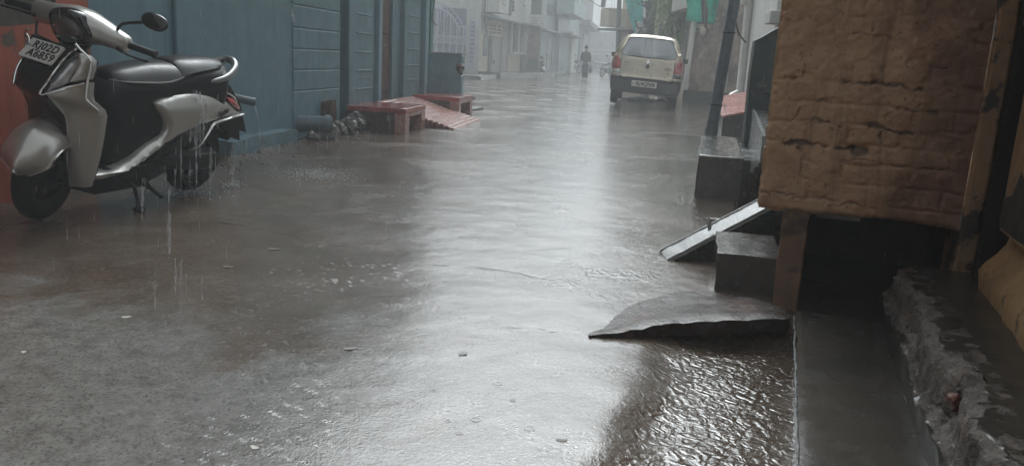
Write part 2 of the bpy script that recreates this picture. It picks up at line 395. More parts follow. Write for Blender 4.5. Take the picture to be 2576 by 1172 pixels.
# the sunk drain corner beside the curb
e2 = Vector((.216, .976)); e1 = Vector((.976, -.216))
U, V = X * e1.x + Y * e1.y, X * e2.x + Y * e2.y
pit = 1 / (1 + np.exp(-(U + .33 + .06 * fbm(X, Y, 3, 77, 2)) / .035)) * 1 / (1 + np.exp((V - 2.78) / .03)) * 1 / (1 + np.exp((U - .5) / .05))
Z -= .035 * pit
Z += .03 * np.clip((-2.75 - X) / .3, 0, 1) * fadey * (1 + fbm(X, Y, 4, 11, 3) * .6)         # silt along the blue wall
Z += .02 * np.clip((X - .6) / 1.0, 0, 1) * np.clip((Y - 4) / 4, 0, 1)
ny, nx = X.shape
me = bpy.data.meshes.new('road')
me.from_pydata(np.stack([X, Y, Z], -1).reshape(-1, 3).tolist(), [], [(j * nx + i, j * nx + i + 1, (j + 1) * nx + i + 1, (j + 1) * nx + i) for j in range(ny - 1) for i in range(nx - 1)])
me.polygons.foreach_set('use_smooth', [True] * len(me.polygons))
pa = me.attributes.new('pit', 'FLOAT', 'POINT'); pa.data.foreach_set('value', pit.reshape(-1).astype(np.float32))
churn = np.maximum(pit, .75 * np.exp(-(((X - .0) / .30) ** 2 + ((Y - 3.35) / .6) ** 2)) * np.clip(.6 + fbm(X, Y, 5, 19, 3), 0, 1.2))
for nm_, ar in (('churn', churn), ('crack', crk)):
    q_ = me.attributes.new(nm_, 'FLOAT', 'POINT'); q_.data.foreach_set('value', ar.reshape(-1).astype(np.float32))
road = bpy.data.objects.new('road', me); COL.objects.link(road); tag(road, kind='structure')
def zroad(x, y):
    i = int(np.searchsorted(xs, x)); j = int(np.searchsorted(ys, y)); return float(Z[min(j, ny - 1), min(i, nx - 1)])
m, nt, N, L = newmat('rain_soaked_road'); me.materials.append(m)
out = nd(N, 'ShaderNodeOutputMaterial'); p = nd(N, 'ShaderNodeBsdfPrincipled'); L.new(p.outputs[0], out.inputs[0])
tc = nd(N, 'ShaderNodeTexCoord').outputs['Object']
n_big = noisen(N, L, tc, .8, 5, .6, .3); n_mid = noisen(N, L, tc, 4.5, 6, .65, .4); n_fine = noisen(N, L, tc, 38, 4, .6)
c = mixc(N, L, ramp(N, L, n_big, .35, .65), (.054, .037, .025), (.088, .063, .045))
c = mixc(N, L, ramp(N, L, n_mid, .42, .66, 0, .8), c, (.115, .092, .073))
c = mixc(N, L, ramp(N, L, noisen(N, L, tc, 1.7, 5, .6, .6), .55, .7, 0, .7), c, (.10, .058, .036))
c = mixc(N, L, ramp(N, L, n_fine, .52, .72, 0, .6), c, (.14, .12, .10))
n_grit = noisen(N, L, tc, 130, 3, .6)
c = mixc(N, L, ramp(N, L, n_grit, .54, .66, 0, .75), c, (.022, .018, .015)); c = mixc(N, L, ramp(N, L, n_grit, .34, .44, .55, 0), c, (.17, .15, .13))
L.new(c, p.inputs['Base Color'])
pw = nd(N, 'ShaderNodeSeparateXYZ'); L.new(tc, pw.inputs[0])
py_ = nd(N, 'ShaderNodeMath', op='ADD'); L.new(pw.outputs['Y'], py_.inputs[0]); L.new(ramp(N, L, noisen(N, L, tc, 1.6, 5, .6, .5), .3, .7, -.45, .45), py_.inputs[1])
pale = ramp(N, L, py_.outputs[0], 2.45, 2.15)            # paler grey base colour at the near left end
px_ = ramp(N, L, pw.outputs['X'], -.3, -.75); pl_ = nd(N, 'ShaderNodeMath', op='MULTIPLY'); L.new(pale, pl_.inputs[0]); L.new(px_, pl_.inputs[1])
pale_c = mixc(N, L, ramp(N, L, noisen(N, L, tc, 16, 8, .75), .36, .64), (.10, .093, .084), (.185, .175, .162))
pale_c = mixc(N, L, ramp(N, L, noisen(N, L, tc, 120, 3, .6), .5, .66, 0, .7), pale_c, (.045, .04, .036))
c = mixc(N, L, pl_.outputs[0], c, pale_c); L.new(c, p.inputs['Base Color'])
ak = nd(N, 'ShaderNodeAttribute'); ak.attribute_name = 'crack'
c = mixc(N, L, ramp(N, L, ak.outputs['Fac'], .35, .6), c, (.012, .010, .009)); L.new(c, p.inputs['Base Color'])
# how deep the water film stands: hollows are smooth, the worn crown of the road is rough
film = ramp(N, L, noisen(N, L, tc, 1.1, 5, .6, .5), .36, .62)
L.new(ramp(N, L, film, 0, 1, .32, .11), p.inputs['Roughness'])
sx = nd(N, 'ShaderNodeSeparateXYZ'); L.new(tc, sx.inputs[0])
xl = nd(N, 'ShaderNodeMath', op='ADD'); L.new(sx.outputs['X'], xl.inputs[0]); L.new(ramp(N, L, noisen(N, L, tc, 1.5, 4), .3, .7, -.5, .5), xl.inputs[1])
cwt = nd(N, 'ShaderNodeMath', op='MULTIPLY'); L.new(ramp(N, L, xl.outputs[0], -1.9, -.7, .22, 1.0), cwt.inputs[0]); L.new(ramp(N, L, ak.outputs['Fac'], .3, .55, 1, 0), cwt.inputs[1]); L.new(cwt.outputs[0], p.inputs['Coat Weight'])      # water runs down the middle, the left edge drains
setin(p, IOR=1.45, Specular_IOR_Level=.3, Coat_Roughness=.07, Coat_IOR=1.42)
at = nd(N, 'ShaderNodeAttribute'); at.attribute_name = 'churn'
def bump(h, dist, strg, prev=None):
    b = nd(N, 'ShaderNodeBump'); b.inputs['Distance'].default_value = dist
    if isinstance(strg, (int, float)): b.inputs['Strength'].default_value = strg
    else: L.new(strg, b.inputs['Strength'])
    L.new(h, b.inputs['Height'])
    if prev is not None: L.new(prev, b.inputs['Normal'])
    return b.outputs[0]
rip = noisen(N, L, tc, 16, 2, .5, 1.2)                     # wind and rain ripples
rip2 = noisen(N, L, tc, 62, 3, .6, .8); rip3 = noisen(N, L, tc, 150, 2, .6, .5)
pk = noisen(N, L, tc, 27, 1.0, .4, 1.3)                    # choppy water in the sunk corner
vz = nd(N, 'ShaderNodeTexVoronoi'); vz.inputs['Scale'].default_value = 30; L.new(tc, vz.inputs['Vector'])   # rain-drop dimples
b = bump(n_fine, .004, ramp(N, L, film, 0, 1, .5, .10))
far = ramp(N, L, sx.outputs['Y'], 4.0, 10.0, .12, .45)       # the open road takes the full rain, the near end lies in the lee of the porch
b = bump(rip, .012, .06, b); b = bump(rip2, .004, far, b); b = bump(rip3, .003, .42, b)
vz.inputs['Scale'].default_value = 25; vz.inputs['Randomness'].default_value = 1
sn = nd(N, 'ShaderNodeMath', op='SINE'); ml = nd(N, 'ShaderNodeMath', op='MULTIPLY'); L.new(vz.outputs['Distance'], ml.inputs[0]); ml.inputs[1].default_value = 46; L.new(ml.outputs[0], sn.inputs[0])
m2_ = nd(N, 'ShaderNodeMath', op='MULTIPLY'); L.new(sn.outputs[0], m2_.inputs[0]); L.new(ramp(N, L, vz.outputs['Distance'], .12, .42, 1, 0), m2_.inputs[1]); ring = m2_.outputs[0]
rmask = ramp(N, L, noisen(N, L, tc, 2.1, 3), .42, .66, .0, .24)
b = bump(ring, .004, rmask, b)
b = bump(pk, .02, ramp(N, L, at.outputs['Fac'], 0, 1, 0, .36), b)
L.new(b, p.inputs['Normal'])
# the clear coat is the water lying on top: it takes the ripples but not the grain of the concrete
b2 = bump(rip, .012, .05); b2 = bump(rip2, .004, far, b2); b2 = bump(ring, .004, rmask, b2); b2 = bump(rip3, .003, .2, b2); b2 = bump(pk, .02, ramp(N, L, at.outputs['Fac'], 0, 1, 0, .36), b2)
L.new(b2, p.inputs['Coat Normal'])

# ================================================================== left: the blue house
WX, WT = -3.15, 3.6                        # face and height of the wall
def zx(x, y, X=WX): return onX(x, y, X).z
def yx(x, X=WX): return onX(x, 150, X).y
bh = empty('blue_house', (0, 0, 0), 0, 'blue painted street house with grooved panels and tall pilasters behind the silver scooter', 'house')
yA, yB, yC, yD = 4.43, yx(855), yx(868), yx(928)
b = MB(); b.box(-7.5, WX, yA, yB, -.2, WT); b.box(-7.5, WX - .10, yB, yC, -.2, WT); b.box(-7.5, WX, yC, yx(942), -.2, WT)
b.box(-7.5, WX, yx(985) + .02, 12.45, -.2, WT); b.box(-7.5, WX - .002, yx(942), yx(985) + .02, 2.55, WT); b.box(-7.5, WX - .09, yx(942), yx(985) + .02, -.2, 2.55)
b.build('wall', M['blue'], bh)
for ya, yb, t in ((yx(868), yx(928), .05), (yx(1006), yx(1046), .06), (yx(436), yx(494), .03)):
    MB().box(WX - .02, WX + t, ya, yb, -.1, WT - .02).build('pilaster', M['blue'], bh, bevel=.012)
for ya, yb, t in ((yx(943), yx(951), .055), (yx(1057), yx(1065), .08)):
    MB().box(WX - .02, WX + t, ya, yb, -.1, WT - .03).build('door_trim' if t < .06 else 'corner_trim', M['blue_l'], bh, bevel=.01)
def courses(x0, x1, lines, t, name):
    b = MB(); ya, yb = yx(x0), yx(x1); xm = (x0 + x1) / 2; X = WX + t * .2
    zz = [zx(xm, y) for y in lines] + [-.05]
    z = zz[0] + .42
    while z < WT - .1: zz.insert(0, z); z += .21
    for a, c2 in zip(zz[:-1], zz[1:]): b.box(WX - .01, X + t * .8, ya, yb, c2 + .007, a - .004)
    b.slices(.12).rough(.004, 6, 4)
    return b.build(name, M['blue'], bh, bevel=.006)
courses(735, 853, [22, 76, 126, 176, 226], .012, 'grooved_panel')
for x0, x1, ls, base in ((886, 924, [37, 84, 131, 177, 223], .05), (1014, 1042, [41, 83, 124, 164, 200], .06)):
    b = MB(); ya, yb = yx(x0), yx(x1); zz = [zx((x0 + x1) / 2, y) for y in ls]; z = zz[0] + .22
    while z < WT - .2: zz.insert(0, z); z += .21
    for z in zz: b.box(WX + base - .005, WX + base + .008, ya, yb, z - .010, z + .010)
    b.build('moulding', M['blue'], bh, bevel=.004)
d = MB().box(WX - .088, WX - .035, yx(951), yx(985) + .02, .25, 2.55).build('door', M['door'], bh)
b = MB()
for k in range(3): b.box(WX - .035, WX - .02, yx(951) + .15, yx(985) - .08, .4 + k * .72, .98 + k * .72)
b.build('door_panel', M['door'], d, bevel=.01)
b = MB().box(WX - .02, WX + .14, 5.9, 7.15, -.1, .145); b.slices(.07).rough(.012, 7, 2); b.build('plinth', M['blue_d'], bh)
# roof edge and sunshade, above the picture: the eave the water falls from
MB().box(WX - .02, -2.75, 4.3, 9.3, 2.72, 2.80).build('sunshade', M['grey_w'], bh)
MB().box(-7.8, WX + .12, yA - .1, 12.6, WT, WT + .12).build('roof', M['grey_w'], bh)
# spout near the scooter tail
a = onX(588, 246, WX + .0); e = onY(640, 257, a.y + .12)
sp = MB(); dv = (e - a)
sp.lathe([(.036, -.02), (.036, dv.length), (.029, dv.length), (.029, .02)], a, dv, 18); s_ = sp.build('spout', M['bluepipe'], bh)
st = MB(); st.tube([e + Vector((-.004, .0, -.03)), e + Vector((.03, -.01, -.10)), e + Vector((.05, -.012, -.25)), e + Vector((.055, -.013, -.52))], [.007, .005, .004, .004], 6, sm=3)
tag(st.build('water_trickle', M['stream'], None), 'thin trickle of rainwater pouring out of the short blue wall spout', 'water stream')
a = onX(748, 312, WX); e = Vector((WX + .30, a.y + .12, a.z + .005))
q = MB(); q.lathe([(.08, -.05), (.08, .26), (.093, .262), (.093, .32), (.07, .325), (.02, .318)], a, e - a, 20)
wp = q.build('waste_pipe', M['bluepipe'], bh); q = MB(); q.lathe([(.0, .3255), (.07, .326), (.075, .335), (.0, .337)], a, e - a, 20); q.build('pipe_cap', M['conc_p'], wp)
a = onX(826, 300, WX + .06)
b = MB().box(a.x - .06, a.x + .05, a.y - .09, a.y + .09, -.02, .36); b.slices(.06).rough(.035, 8, 5); tag(b.build('wood_stump', M['door'], None, ang=50), 'short charred wooden stump standing upright against the blue wall foot', 'stump')
rub = [(815, 345, .10), (832, 352, .085), (853, 340, .10), (873, 330, .11), (886, 318, .09), (893, 298, .10), (878, 305, .08), (862, 318, .07), (900, 337, .07), (845, 322, .07), (790, 352, .07)]
for k, (x, y, r) in enumerate(rub):
    g = onX(x, y, WX + .22 - .02 * (k % 3)); zc = max(r * .55, g.z)
    b = MB(); bmesh.ops.create_icosphere(b.bm, subdivisions=3, radius=1); b.xf(Matrix.Translation((g.x, g.y, zc)) @ Matrix.Rotation(k * 1.3, 4, 'Z') @ Matrix.Diagonal((r * .9, r * 1.25, r * .8, 1)))
    b.rough(r * .8, 9, k * 3.1); b.rough(r * .25, 30, k); o = b.build('rubble_stone', M['stone'], None, ang=38)
    tag(o, 'wet broken stone in the rubble heap between the blue wall and red platform', 'stone', 'rubble stones at the foot of the blue wall')
b = MB()
for k in range(240):
    y = random.uniform(5.3, 8.4); x = WX + abs(random.gauss(0, .16)) + .1; r = random.uniform(.004, .014)
    z = zroad(x, y); o = Matrix.Translation((x, y, z + r * .3)) @ Matrix.Rotation(random.uniform(0, 6), 4, 'Z') @ Matrix.Diagonal((r, r * 1.4, r * .7, 1))
    t = bmesh.ops.create_icosphere(b.bm, subdivisions=1, radius=1, matrix=o)
tag(b.build('gravel', M['stone'], None, merge=0), kind='stuff')
# red oxide wall of the neighbour
rw = MB().box(-7.5, WX + .015, -2.5, yA - .01, -.2, WT + .2); rw = rw.build('red_wall', M['red_w']); tag(rw, 'dark red oxide house wall behind the scooter handlebar', 'wall')
MB().box(WX - .02, -2.85, -2.4, 4.28, 2.55, 2.66).build('balcony', M['grey_w'], rw)
b = MB()
ol = [(1.9, .86), (2.6, .93), (3.1, .9), (3.45, .80), (3.62, .86), (3.7, .92), (4.0, .95), (4.12, 1.0), (4.12, 1.9), (3.2, 2.3), (1.9, 2.2)]
b.panel(ol, lambda u, v, d: Vector((WX + .017 + min(d, .02) * .3, u, v + mnoise.noise((u * 6, v * 6, 0)) * .02)), .08)
b.build('peeled_plaster', M['dirty'], rw)

# ------------------------------------------------------------------ the red oxide platforms and ribbed ramp
def red_platform(P, H, lab, arch_w):
    c0, c1, y0, y1 = P                      # x of wall side and front, y near and far
    t = empty('red_platform', (0, 0, 0), 0, lab, 'platform', 'red cement platforms at the blue house door')
    b = MB().box(c0, c1 + .004, y0 - .004, y1 + .004, H - .06, H); b.slices(.1).rough(.005, 5, 1); b.build('top_slab', M['red_c'], t, bevel=.008)
    MB().box(c1 - .13, c1, y0, y0 + .17, -.05, H - .0605).build('post', M['red_p'], t, bevel=.006)
    MB().box(c1 - .13, c1, y1 - .17, y1, -.05, H - .0605).build('post', M['red_p'], t, bevel=.006)
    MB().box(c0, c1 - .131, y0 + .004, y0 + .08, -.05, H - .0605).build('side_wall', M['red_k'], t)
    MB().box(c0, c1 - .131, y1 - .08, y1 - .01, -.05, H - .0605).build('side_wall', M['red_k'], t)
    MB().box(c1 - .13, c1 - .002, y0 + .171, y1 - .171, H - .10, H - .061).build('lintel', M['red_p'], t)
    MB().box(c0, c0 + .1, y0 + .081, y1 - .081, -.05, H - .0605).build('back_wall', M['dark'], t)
red_platform((WX + .06, -2.40, 8.72, 9.62), .285, 'nearer dark red cement platform with an open square hole beside the rubble', 0)
red_platform((WX + .09, -2.36, 11.45, 12.5), .30, 'farther dark red cement platform in front of the low broken wall', 0)
b = MB(); n = 15; y0, y1 = 9.66, 11.40
for k in range(n):                          # ribs run across the slope
    ta, tb = k / n, (k + .72) / n
    def pt(t, y, up):
        return Vector((WX + .1 + t * (1.03), y, .285 * (1 - t) + up - .01))
    pr = [pt(ta, 0, 0), pt(ta + .012, 0, .016), pt(tb, 0, .016), pt((k + 1) / n, 0, 0)]
    b.loft([[Vector((q.x, y, q.z)) for q in pr] + [Vector((pr[3].x, y, -.08)), Vector((pr[0].x, y, -.08))] for y in (y0, y1)], True, True)
b.slices(.2, 'y').rough(.006, 5, 8); o = b.build('ribbed_ramp', M['red_p'], None, ang=25); tag(o, 'worn pink red ribbed ramp sloping from the brown door to the road', 'ramp')
# low broken wall
b = MB(); ol = [(-3.14, -.05), (-2.60, -.05), (-2.595, .45), (-2.60, .60), (-2.66, .66), (-2.655, .74), (-2.63, .80), (-2.60, .84), (-2.60, .93), (-2.62, .955), (-2.9, .965), (-3.14, .96)]
zt = onY(1100, 136, 12.75).z / .96
b.panel([(u, v * zt) for u, v in ol], lambda u, v, d: Vector((u, 12.72 + mnoise.noise((u * 9, v * 9, 1)) * .006, v)), .05, back=(0, .16, 0))
lw = b.build('low_wall', M['blue_l'], None, ang=40); tag(lw, 'low blue wall with a broken hole at its top corner, at the end of the blue house', 'wall')
b = MB(); bmesh.ops.create_icosphere(b.bm, subdivisions=3, radius=1); b.xf(Matrix.Translation((-2.645, 12.76, .72 * zt)) @ Matrix.Diagonal((.075, .05, .12, 1))); b.rough(.05, 9, 3); b.build('exposed_rubble', M['rubble'], lw)
b = MB(); b.box(-3.15, -2.595, 12.70, 12.90, .962 * zt, .985 * zt); b.slices(.06).rough(.008, 8, 3); b.build('coping', M['conc_p'], lw)
# green end wall past the blue house
gw = MB().box(-7.5, -3.17, 12.92, 13.08, -.1, 3.3).build('green_wall', M['green_w']); tag(gw, 'narrow sea green wall between the blue house corner and grey gate', 'wall')
gc = MB().tube([(-3.155, 12.6, 2.6), (-3.1, 12.7, 2.05), (-3.09, 12.78, 1.7), (-3.15, 12.9, 1.45), (-3.162, 13.3, 1.35)], .008, 5, sm=4).build('loose_cable', M['cable'])
tag(gc, 'thin dark cable drooping down the narrow green wall', 'cable')
# flat stone and pale slab beside the far platform
for (x, y, sx, sy, rz, mt, lab) in ((1172, 247, .34, .5, .3, 'stone', 'small dark paving stone lying on the road beside the low broken wall'), (1165, 276, .5, .62, -.2, 'conc_p', 'pale broken cement flag lying beside the farther red platform')):
    g = G(x, y); b = MB().box(-sx / 2, sx / 2, -sy / 2, sy / 2, -.03, .04); b.slices(.09).rough(.02, 5, x); b.xf(Matrix.Translation(g) @ Matrix.Rotation(rz, 4, 'Z'))
    tag(b.build('flagstone', M[mt], None), lab, 'paving stone')

# ================================================================== right: the ochre house whose porch shelters the viewer
HA = -R(12.47); HM = Matrix.Rotation(HA, 4, 'Z'); HI = HM.inverted()
def HL(p): return HI @ Vector(p)
def onV(x, y, v):
    d = HI @ ray(x, y); t = v / d.y; return Vector((d.x * t, v, CH + d.z * t))
def onU(x, y, u):
    d = HI @ ray(x, y); t = u / d.x; return Vector((u, d.y * t, CH + d.z * t))
oh = empty('ochre_house', (0, 0, 0), HA, 'peeling ochre plastered brick house with a dark hollow under its projecting wall, on the right', 'house')
FV = 3.15; uL, uR, zB, zT = -.142, .545, .388, 2.45
# brick face: real relief, courses, open joints and fallen plaster
lines = []
z = onV(2100, 514, FV).z - .02
crs = [onV(2100, y, FV).z for y in (496 + 10, 458, 408, 362, 312, 262, 208, 150, 95, 40)]
while crs[-1] < zT: crs.append(crs[-1] + .083)
holes = [([(1965, 357), (2000, 358), (2058, 365)], .011, .03), ([(2058, 365), (2110, 371), (2140, 376)], .007, .02), ([(2150, 380), (2180, 382)], .016, .025), ([(2010, 372), (2016, 388)], .008, .012),
         ([(1980, 192), (2010, 194)], .010, .025), ([(2125, 206), (2190, 212), (2225, 211), (2290, 222), (2320, 228)], .006, .018), ([(2197, 190), (2200, 208)], .011, .016), ([(2275, 276), (2320, 280), (2360, 286)], .006, .02),
         ([(2020, 300), (2070, 310), (2115, 316)], .005, .014), ([(2180, 312), (2230, 328), (2300, 334)], .009, .022), ([(2216, 335), (2218, 365)], .006, .014), ([(1992, 306), (2012, 290), (2018, 270)], .006, .014),
         ([(2200, 58), (2196, 80)], .006, .012), ([(2150, 84), (2210, 92), (2280, 104)], .004, .010), ([(1912, 480), (2000, 490), (2080, 500)], .003, .012), ([(2000, 500), (2080, 503), (2200, 527)], .0035, .012), ([(2340, 168), (2385, 176)], .005, .012),
         ([(1965, 20), (1978, 26)], .012, .02), ([(2085, 318), (2092, 330)], .007, .012), ([(2060, 256), (2080, 252)], .007, .010), ([(2120, 250), (2124, 262)], .006, .010), ([(2230, 268), (2270, 272)], .005, .012), ([(2120, 402), (2200, 408), (2290, 420)], .004, .008), ([(2320, 420), (2380, 430)], .005, .012)]
hu = [([onV(*q, FV) for q in h], w_, dp) for h, w_, dp in holes]
du = .0048; nu = int((uR - uL) / du); zz = list(np.arange(zB, 1.26, .0048)) + list(np.arange(1.27, zT, .02))
U_, Z_ = np.meshgrid(np.linspace(uL, uR, nu), np.array(zz))
rel = fbm(U_, Z_, 5, 41, 4) * .0055 + fbm(U_, Z_, 17, 47, 3) * .0022 + fbm(U_, Z_, 48, 43, 3) * .0017 - .0035 / (1 + np.exp(-(fbm(U_, Z_, 26, 49, 3) - .78) / .05)) - .002 / (1 + np.exp(-(fbm(U_, Z_, 11, 53, 3) - .55) / .03))
wob = fbm(U_, Z_, 9, 51, 3) * .007; msk = np.clip(fbm(U_, Z_, 5, 61, 3) * 1.7 + .45, .0, 1.35)
for k, zc in enumerate(crs):
    rel -= .0054 * msk * np.exp(-((Z_ - zc + wob) / .0062) ** 2)
    top = crs[k + 1] if k + 1 < len(crs) else zc + .083
    for q in range(-2, 4):
        uj = (q + .5 * (k % 2)) * .225 + .03
        inrow = 1 / (1 + np.exp(-(Z_ - zc) / .004)) / (1 + np.exp((Z_ - top) / .004))
        rel -= .0052 * np.clip(msk - .0, 0, 1.2) * inrow * .75 * np.exp(-((U_ - uj + wob) / .0065) ** 2)
hm = np.zeros_like(rel)
for pts, wd, dp in hu:
    q = [Vector((p.x, p.z, 0)) for p in pts]
    d = polyd(U_ + fbm(U_, Z_, 45, 71, 3) * .007, Z_ + fbm(U_, Z_, 45, 83, 3) * .007, q)
    s = 1 / (1 + np.exp((d - wd * np.clip(.45 + .75 * fbm(U_, Z_, 22, 87, 3), .02, 1.1)) / .0012)); rel -= s * dp * .7; hm = np.maximum(hm, s * min(.8, dp / .018))
rel -= .02 * np.exp(-(np.clip(Z_ - zB - .006 * fbm(U_, Z_, 14, 91, 3), 0, 1) / .006)) + .012 * np.exp(-(np.clip(U_ - uL - .006 * fbm(Z_, U_, 30, 95, 3), 0, 1) / .004))
bot = zB + .006 * fbm(U_, Z_ * 0, 13, 15, 3)
lowz = np.clip((Z_ - zB) / .05, 0, 1); Zd = bot * (1 - lowz) + Z_ * lowz; Zd = np.where(Z_ <= zB + .05, bot + (Z_ - zB) * (zB + .05 - bot) / .05, Z_)
ny2, nx2 = U_.shape
vs = np.stack([U_, FV - rel, Zd], -1).reshape(-1, 3).tolist()
fs = [(j * nx2 + i, j * nx2 + i + 1, (j + 1) * nx2 + i + 1, (j + 1) * nx2 + i) for j in range(ny2 - 1) for i in range(nx2 - 1)]
# sides of the wall
def rim(ids):
    n0 = len(vs)
    for i in ids: vs.append([vs[i][0], FV + .24, vs[i][2]])
    for k in range(len(ids) - 1): fs.append((ids[k], ids[k + 1], n0 + k + 1, n0 + k))
rim([j * nx2 for j in range(ny2)][::-1]); rim(list(range(nx2))); rim([(ny2 - 1) * nx2 + i for i in range(nx2)][::-1])
me = bpy.data.meshes.new('brick_wall'); me.from_pydata(vs, [], fs); me.polygons.foreach_set('use_smooth', [True] * len(me.polygons)); me.set_sharp_from_angle(angle=R(60))
ha = me.attributes.new('hole', 'FLOAT', 'POINT'); ha.data.foreach_set('value', np.concatenate([hm.reshape(-1), np.zeros(len(vs) - hm.size)]).astype(np.float32))
o = bpy.data.objects.new('brick_wall', me); COL.objects.link(o); o.parent = oh
m, nt, N, L = newmat('ochre_painted_brick'); me.materials.append(m)
out = nd(N, 'ShaderNodeOutputMaterial'); p = nd(N, 'ShaderNodeBsdfPrincipled'); L.new(p.outputs[0], out.inputs[0]); tc = nd(N, 'ShaderNodeTexCoord').outputs['Object']
c = mixc(N, L, ramp(N, L, noisen(N, L, tc, 7, 6, .65), .3, .7), (.48, .305, .18), (.60, .395, .245))
mp = nd(N, 'ShaderNodeMapping'); setin(mp, Scale=(16, 16, 1.6)); L.new(tc, mp.inputs[0])
c = mixc(N, L, ramp(N, L, noisen(N, L, mp.outputs[0], 1, 5, .6, .4), .54, .74, 0, .65), c, (.16, .10, .06))
c = mixc(N, L, ramp(N, L, noisen(N, L, tc, 2.6, 5, .6, .5), .5, .68, 0, .75), c, (.22, .105, .06))
c = mixc(N, L, ramp(N, L, noisen(N, L, tc, 60, 3, .6), .62, .70, 0, .7), c, (.09, .05, .03))
c = mixc(N, L, ramp(N, L, noisen(N, L, tc, 25, 6, .7), .60, .66, 0, .6), c, (.50, .36, .23))
su = nd(N, 'ShaderNodeSeparateXYZ'); L.new(tc, su.inputs[0]); gr = nd(N, 'ShaderNodeMath', op='ADD'); L.new(su.outputs['X'], gr.inputs[0]); L.new(ramp(N, L, noisen(N, L, tc, 5, 6, .65), .3, .7, -.22, .22), gr.inputs[1])
c = mixc(N, L, ramp(N, L, gr.outputs[0], .22, .5, 0, .75), c, (.13, .065, .04))       # porch shade painted into the colour, red-brown towards the door
h2 = nd(N, 'ShaderNodeAttribute'); h2.attribute_name = 'hole'; c = mixc(N, L, h2.outputs['Fac'], c, (.12, .105, .09))
L.new(c, p.inputs['Base Color']); setin(p, Roughness=.48)
bb = nd(N, 'ShaderNodeBump'); setin(bb, Strength=.5, Distance=.004); L.new(noisen(N, L, tc, 160, 5, .65), bb.inputs['Height']); L.new(bb.outputs[0], p.inputs['Normal'])
# strip whose colour paints in the lit side face at the street corner
b = MB(); zs_ = list(np.arange(zB + .01, 2.4, .03))
for (za, zb2) in ((.4, .62), (.66, .70), (.72, 1.30), (1.33, 2.4)):
    b.box(uL - .004, uL + .002, FV + .012, FV + .05, za, zb2)
b.slices(.02, 'z').rough(.0035, 30, 2); b.build('lit_side_strip', pm('lit_ochre_edge', (.42, .31, .19), .5, var=.3, scale=30, bump=.4), oh)
b = MB().box(uR, .605, FV - .035, FV + .24, .03, zT); b.slices(.05).rough(.006, 8, 3); b.build('jamb', M['ochre_s'], oh, bevel=.008)
b = MB().box(-.048, .048, FV + .015, FV + .25, -.1, .40); b.slices(.03); b.rough(.007, 9, 6); b.build('post', M['ochre_p'], oh, bevel=.006)
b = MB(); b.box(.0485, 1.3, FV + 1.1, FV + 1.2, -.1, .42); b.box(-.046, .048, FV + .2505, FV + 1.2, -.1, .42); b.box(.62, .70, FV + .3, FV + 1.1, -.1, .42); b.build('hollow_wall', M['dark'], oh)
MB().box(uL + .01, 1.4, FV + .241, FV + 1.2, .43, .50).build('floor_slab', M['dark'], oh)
MB().box(.076, .24, FV + .25, FV + .29, .335, .352).build('gap_light', M['white_w'], oh)  # white strip standing in for daylight seen through a gap behind
# black painted frame standing in the gap and the near wall
MB().box(.607, .70, FV - .10, FV + .25, .2, zT).build('door_frame', M['black_p'], oh)
b = MB().box(.662, .669, FV - .14, FV - .10, .30, .35); b.build('latch', M['steel'], oh)
b = MB(); b.box(.605, 2.6, -1.6, 2.86, .45, zT); b.slices(.08, 'yz'); b.rough(.006, 5, 9); b.build('side_wall', M['ochre_s'], oh)
b = MB(); ol = [(.585, -.1), (.585, .30), (.60, .335), (.64, .40), (.66, .47), (.72, .47), (.72, -.1)]
b.loft([[Vector((u, v, z)) for u, z in ol] for v in np.arange(-1.6, 2.93, .05)], True, True); b.slices(.05, 'z'); b.rough(.012, 8, 5, keep=lambda c: c.x > .7)
b.build('plinth', M['ochre_b'], oh, ang=50)
b = MB(); ol = [(1.2, .41), (1.2, .50), (1.8, .52), (2.1, .48), (2.3, .54), (2.5, .50), (2.62, .57), (2.7, .60), (2.76, .52), (2.855, .50), (2.855, .41), (2.6, .41), (2.3, .41), (2.0, .41), (1.6, .41)]
b.panel(ol, lambda y, z, d: Vector((.603 - min(d, .012) * .3 + mnoise.noise((y * 12, z * 12, 3)) * .005, y, z + .05)), .04); b.build('bare_plaster', M['dark'], oh)
pass
MB().box(-.16, 2.6, 1.1, FV + .24, zT, zT + .15).build('porch_roof', M['grey_w'], oh)
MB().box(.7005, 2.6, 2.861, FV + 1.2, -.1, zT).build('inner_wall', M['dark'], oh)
# curb and broken step in front of the door
b = MB(); o1 = [(.036, 2.985), (.071, 1.746), (.11, .4), (.12, -.4)]
def ca(v): return np.interp(v, [-.4, .4, 1.746, 2.985], [.12, .11, .071, .036])
def cb(v): return np.interp(v, [-.4, 1.76, 3.05], [.37, .342, .322])
rings = []
for v in np.arange(-.4, 3.0, .025):
    j = .004 * mnoise.noise((v * 9, 0, 0)) + .0025 * mnoise.noise((v * 40, 3, 0)); jb = .018 * max(0, mnoise.noise((v * 4.5, 7, 0)))
    e = .02 * max(0, mnoise.noise((v * 7, 1, 5))) if v > 2.55 else 0
    rings.append([Vector((ca(v) + j + e, v, -.12)), Vector((ca(v) + j + e, v, .052 - .012)), Vector((ca(v) + j + .004 + e, v, .0515)), Vector((ca(v) + j + .03 + e, v, .056 + .003 * mnoise.noise((v * 3, 0, 2)))), Vector(((ca(v) + cb(v)) / 2, v, .055 + .003 * mnoise.noise((v * 2, 5, 2)))), Vector((cb(v) + .04, v, .056)), Vector((cb(v) + .04, v, -.12))])
b.loft(rings, True, True); cu = b.build('curb', M['curb'], None, ang=40, loc=None); cu.rotation_euler.z = HA
tag(cu, 'long smooth wet dark concrete curb between the rippling drain water and the broken step', 'curb')
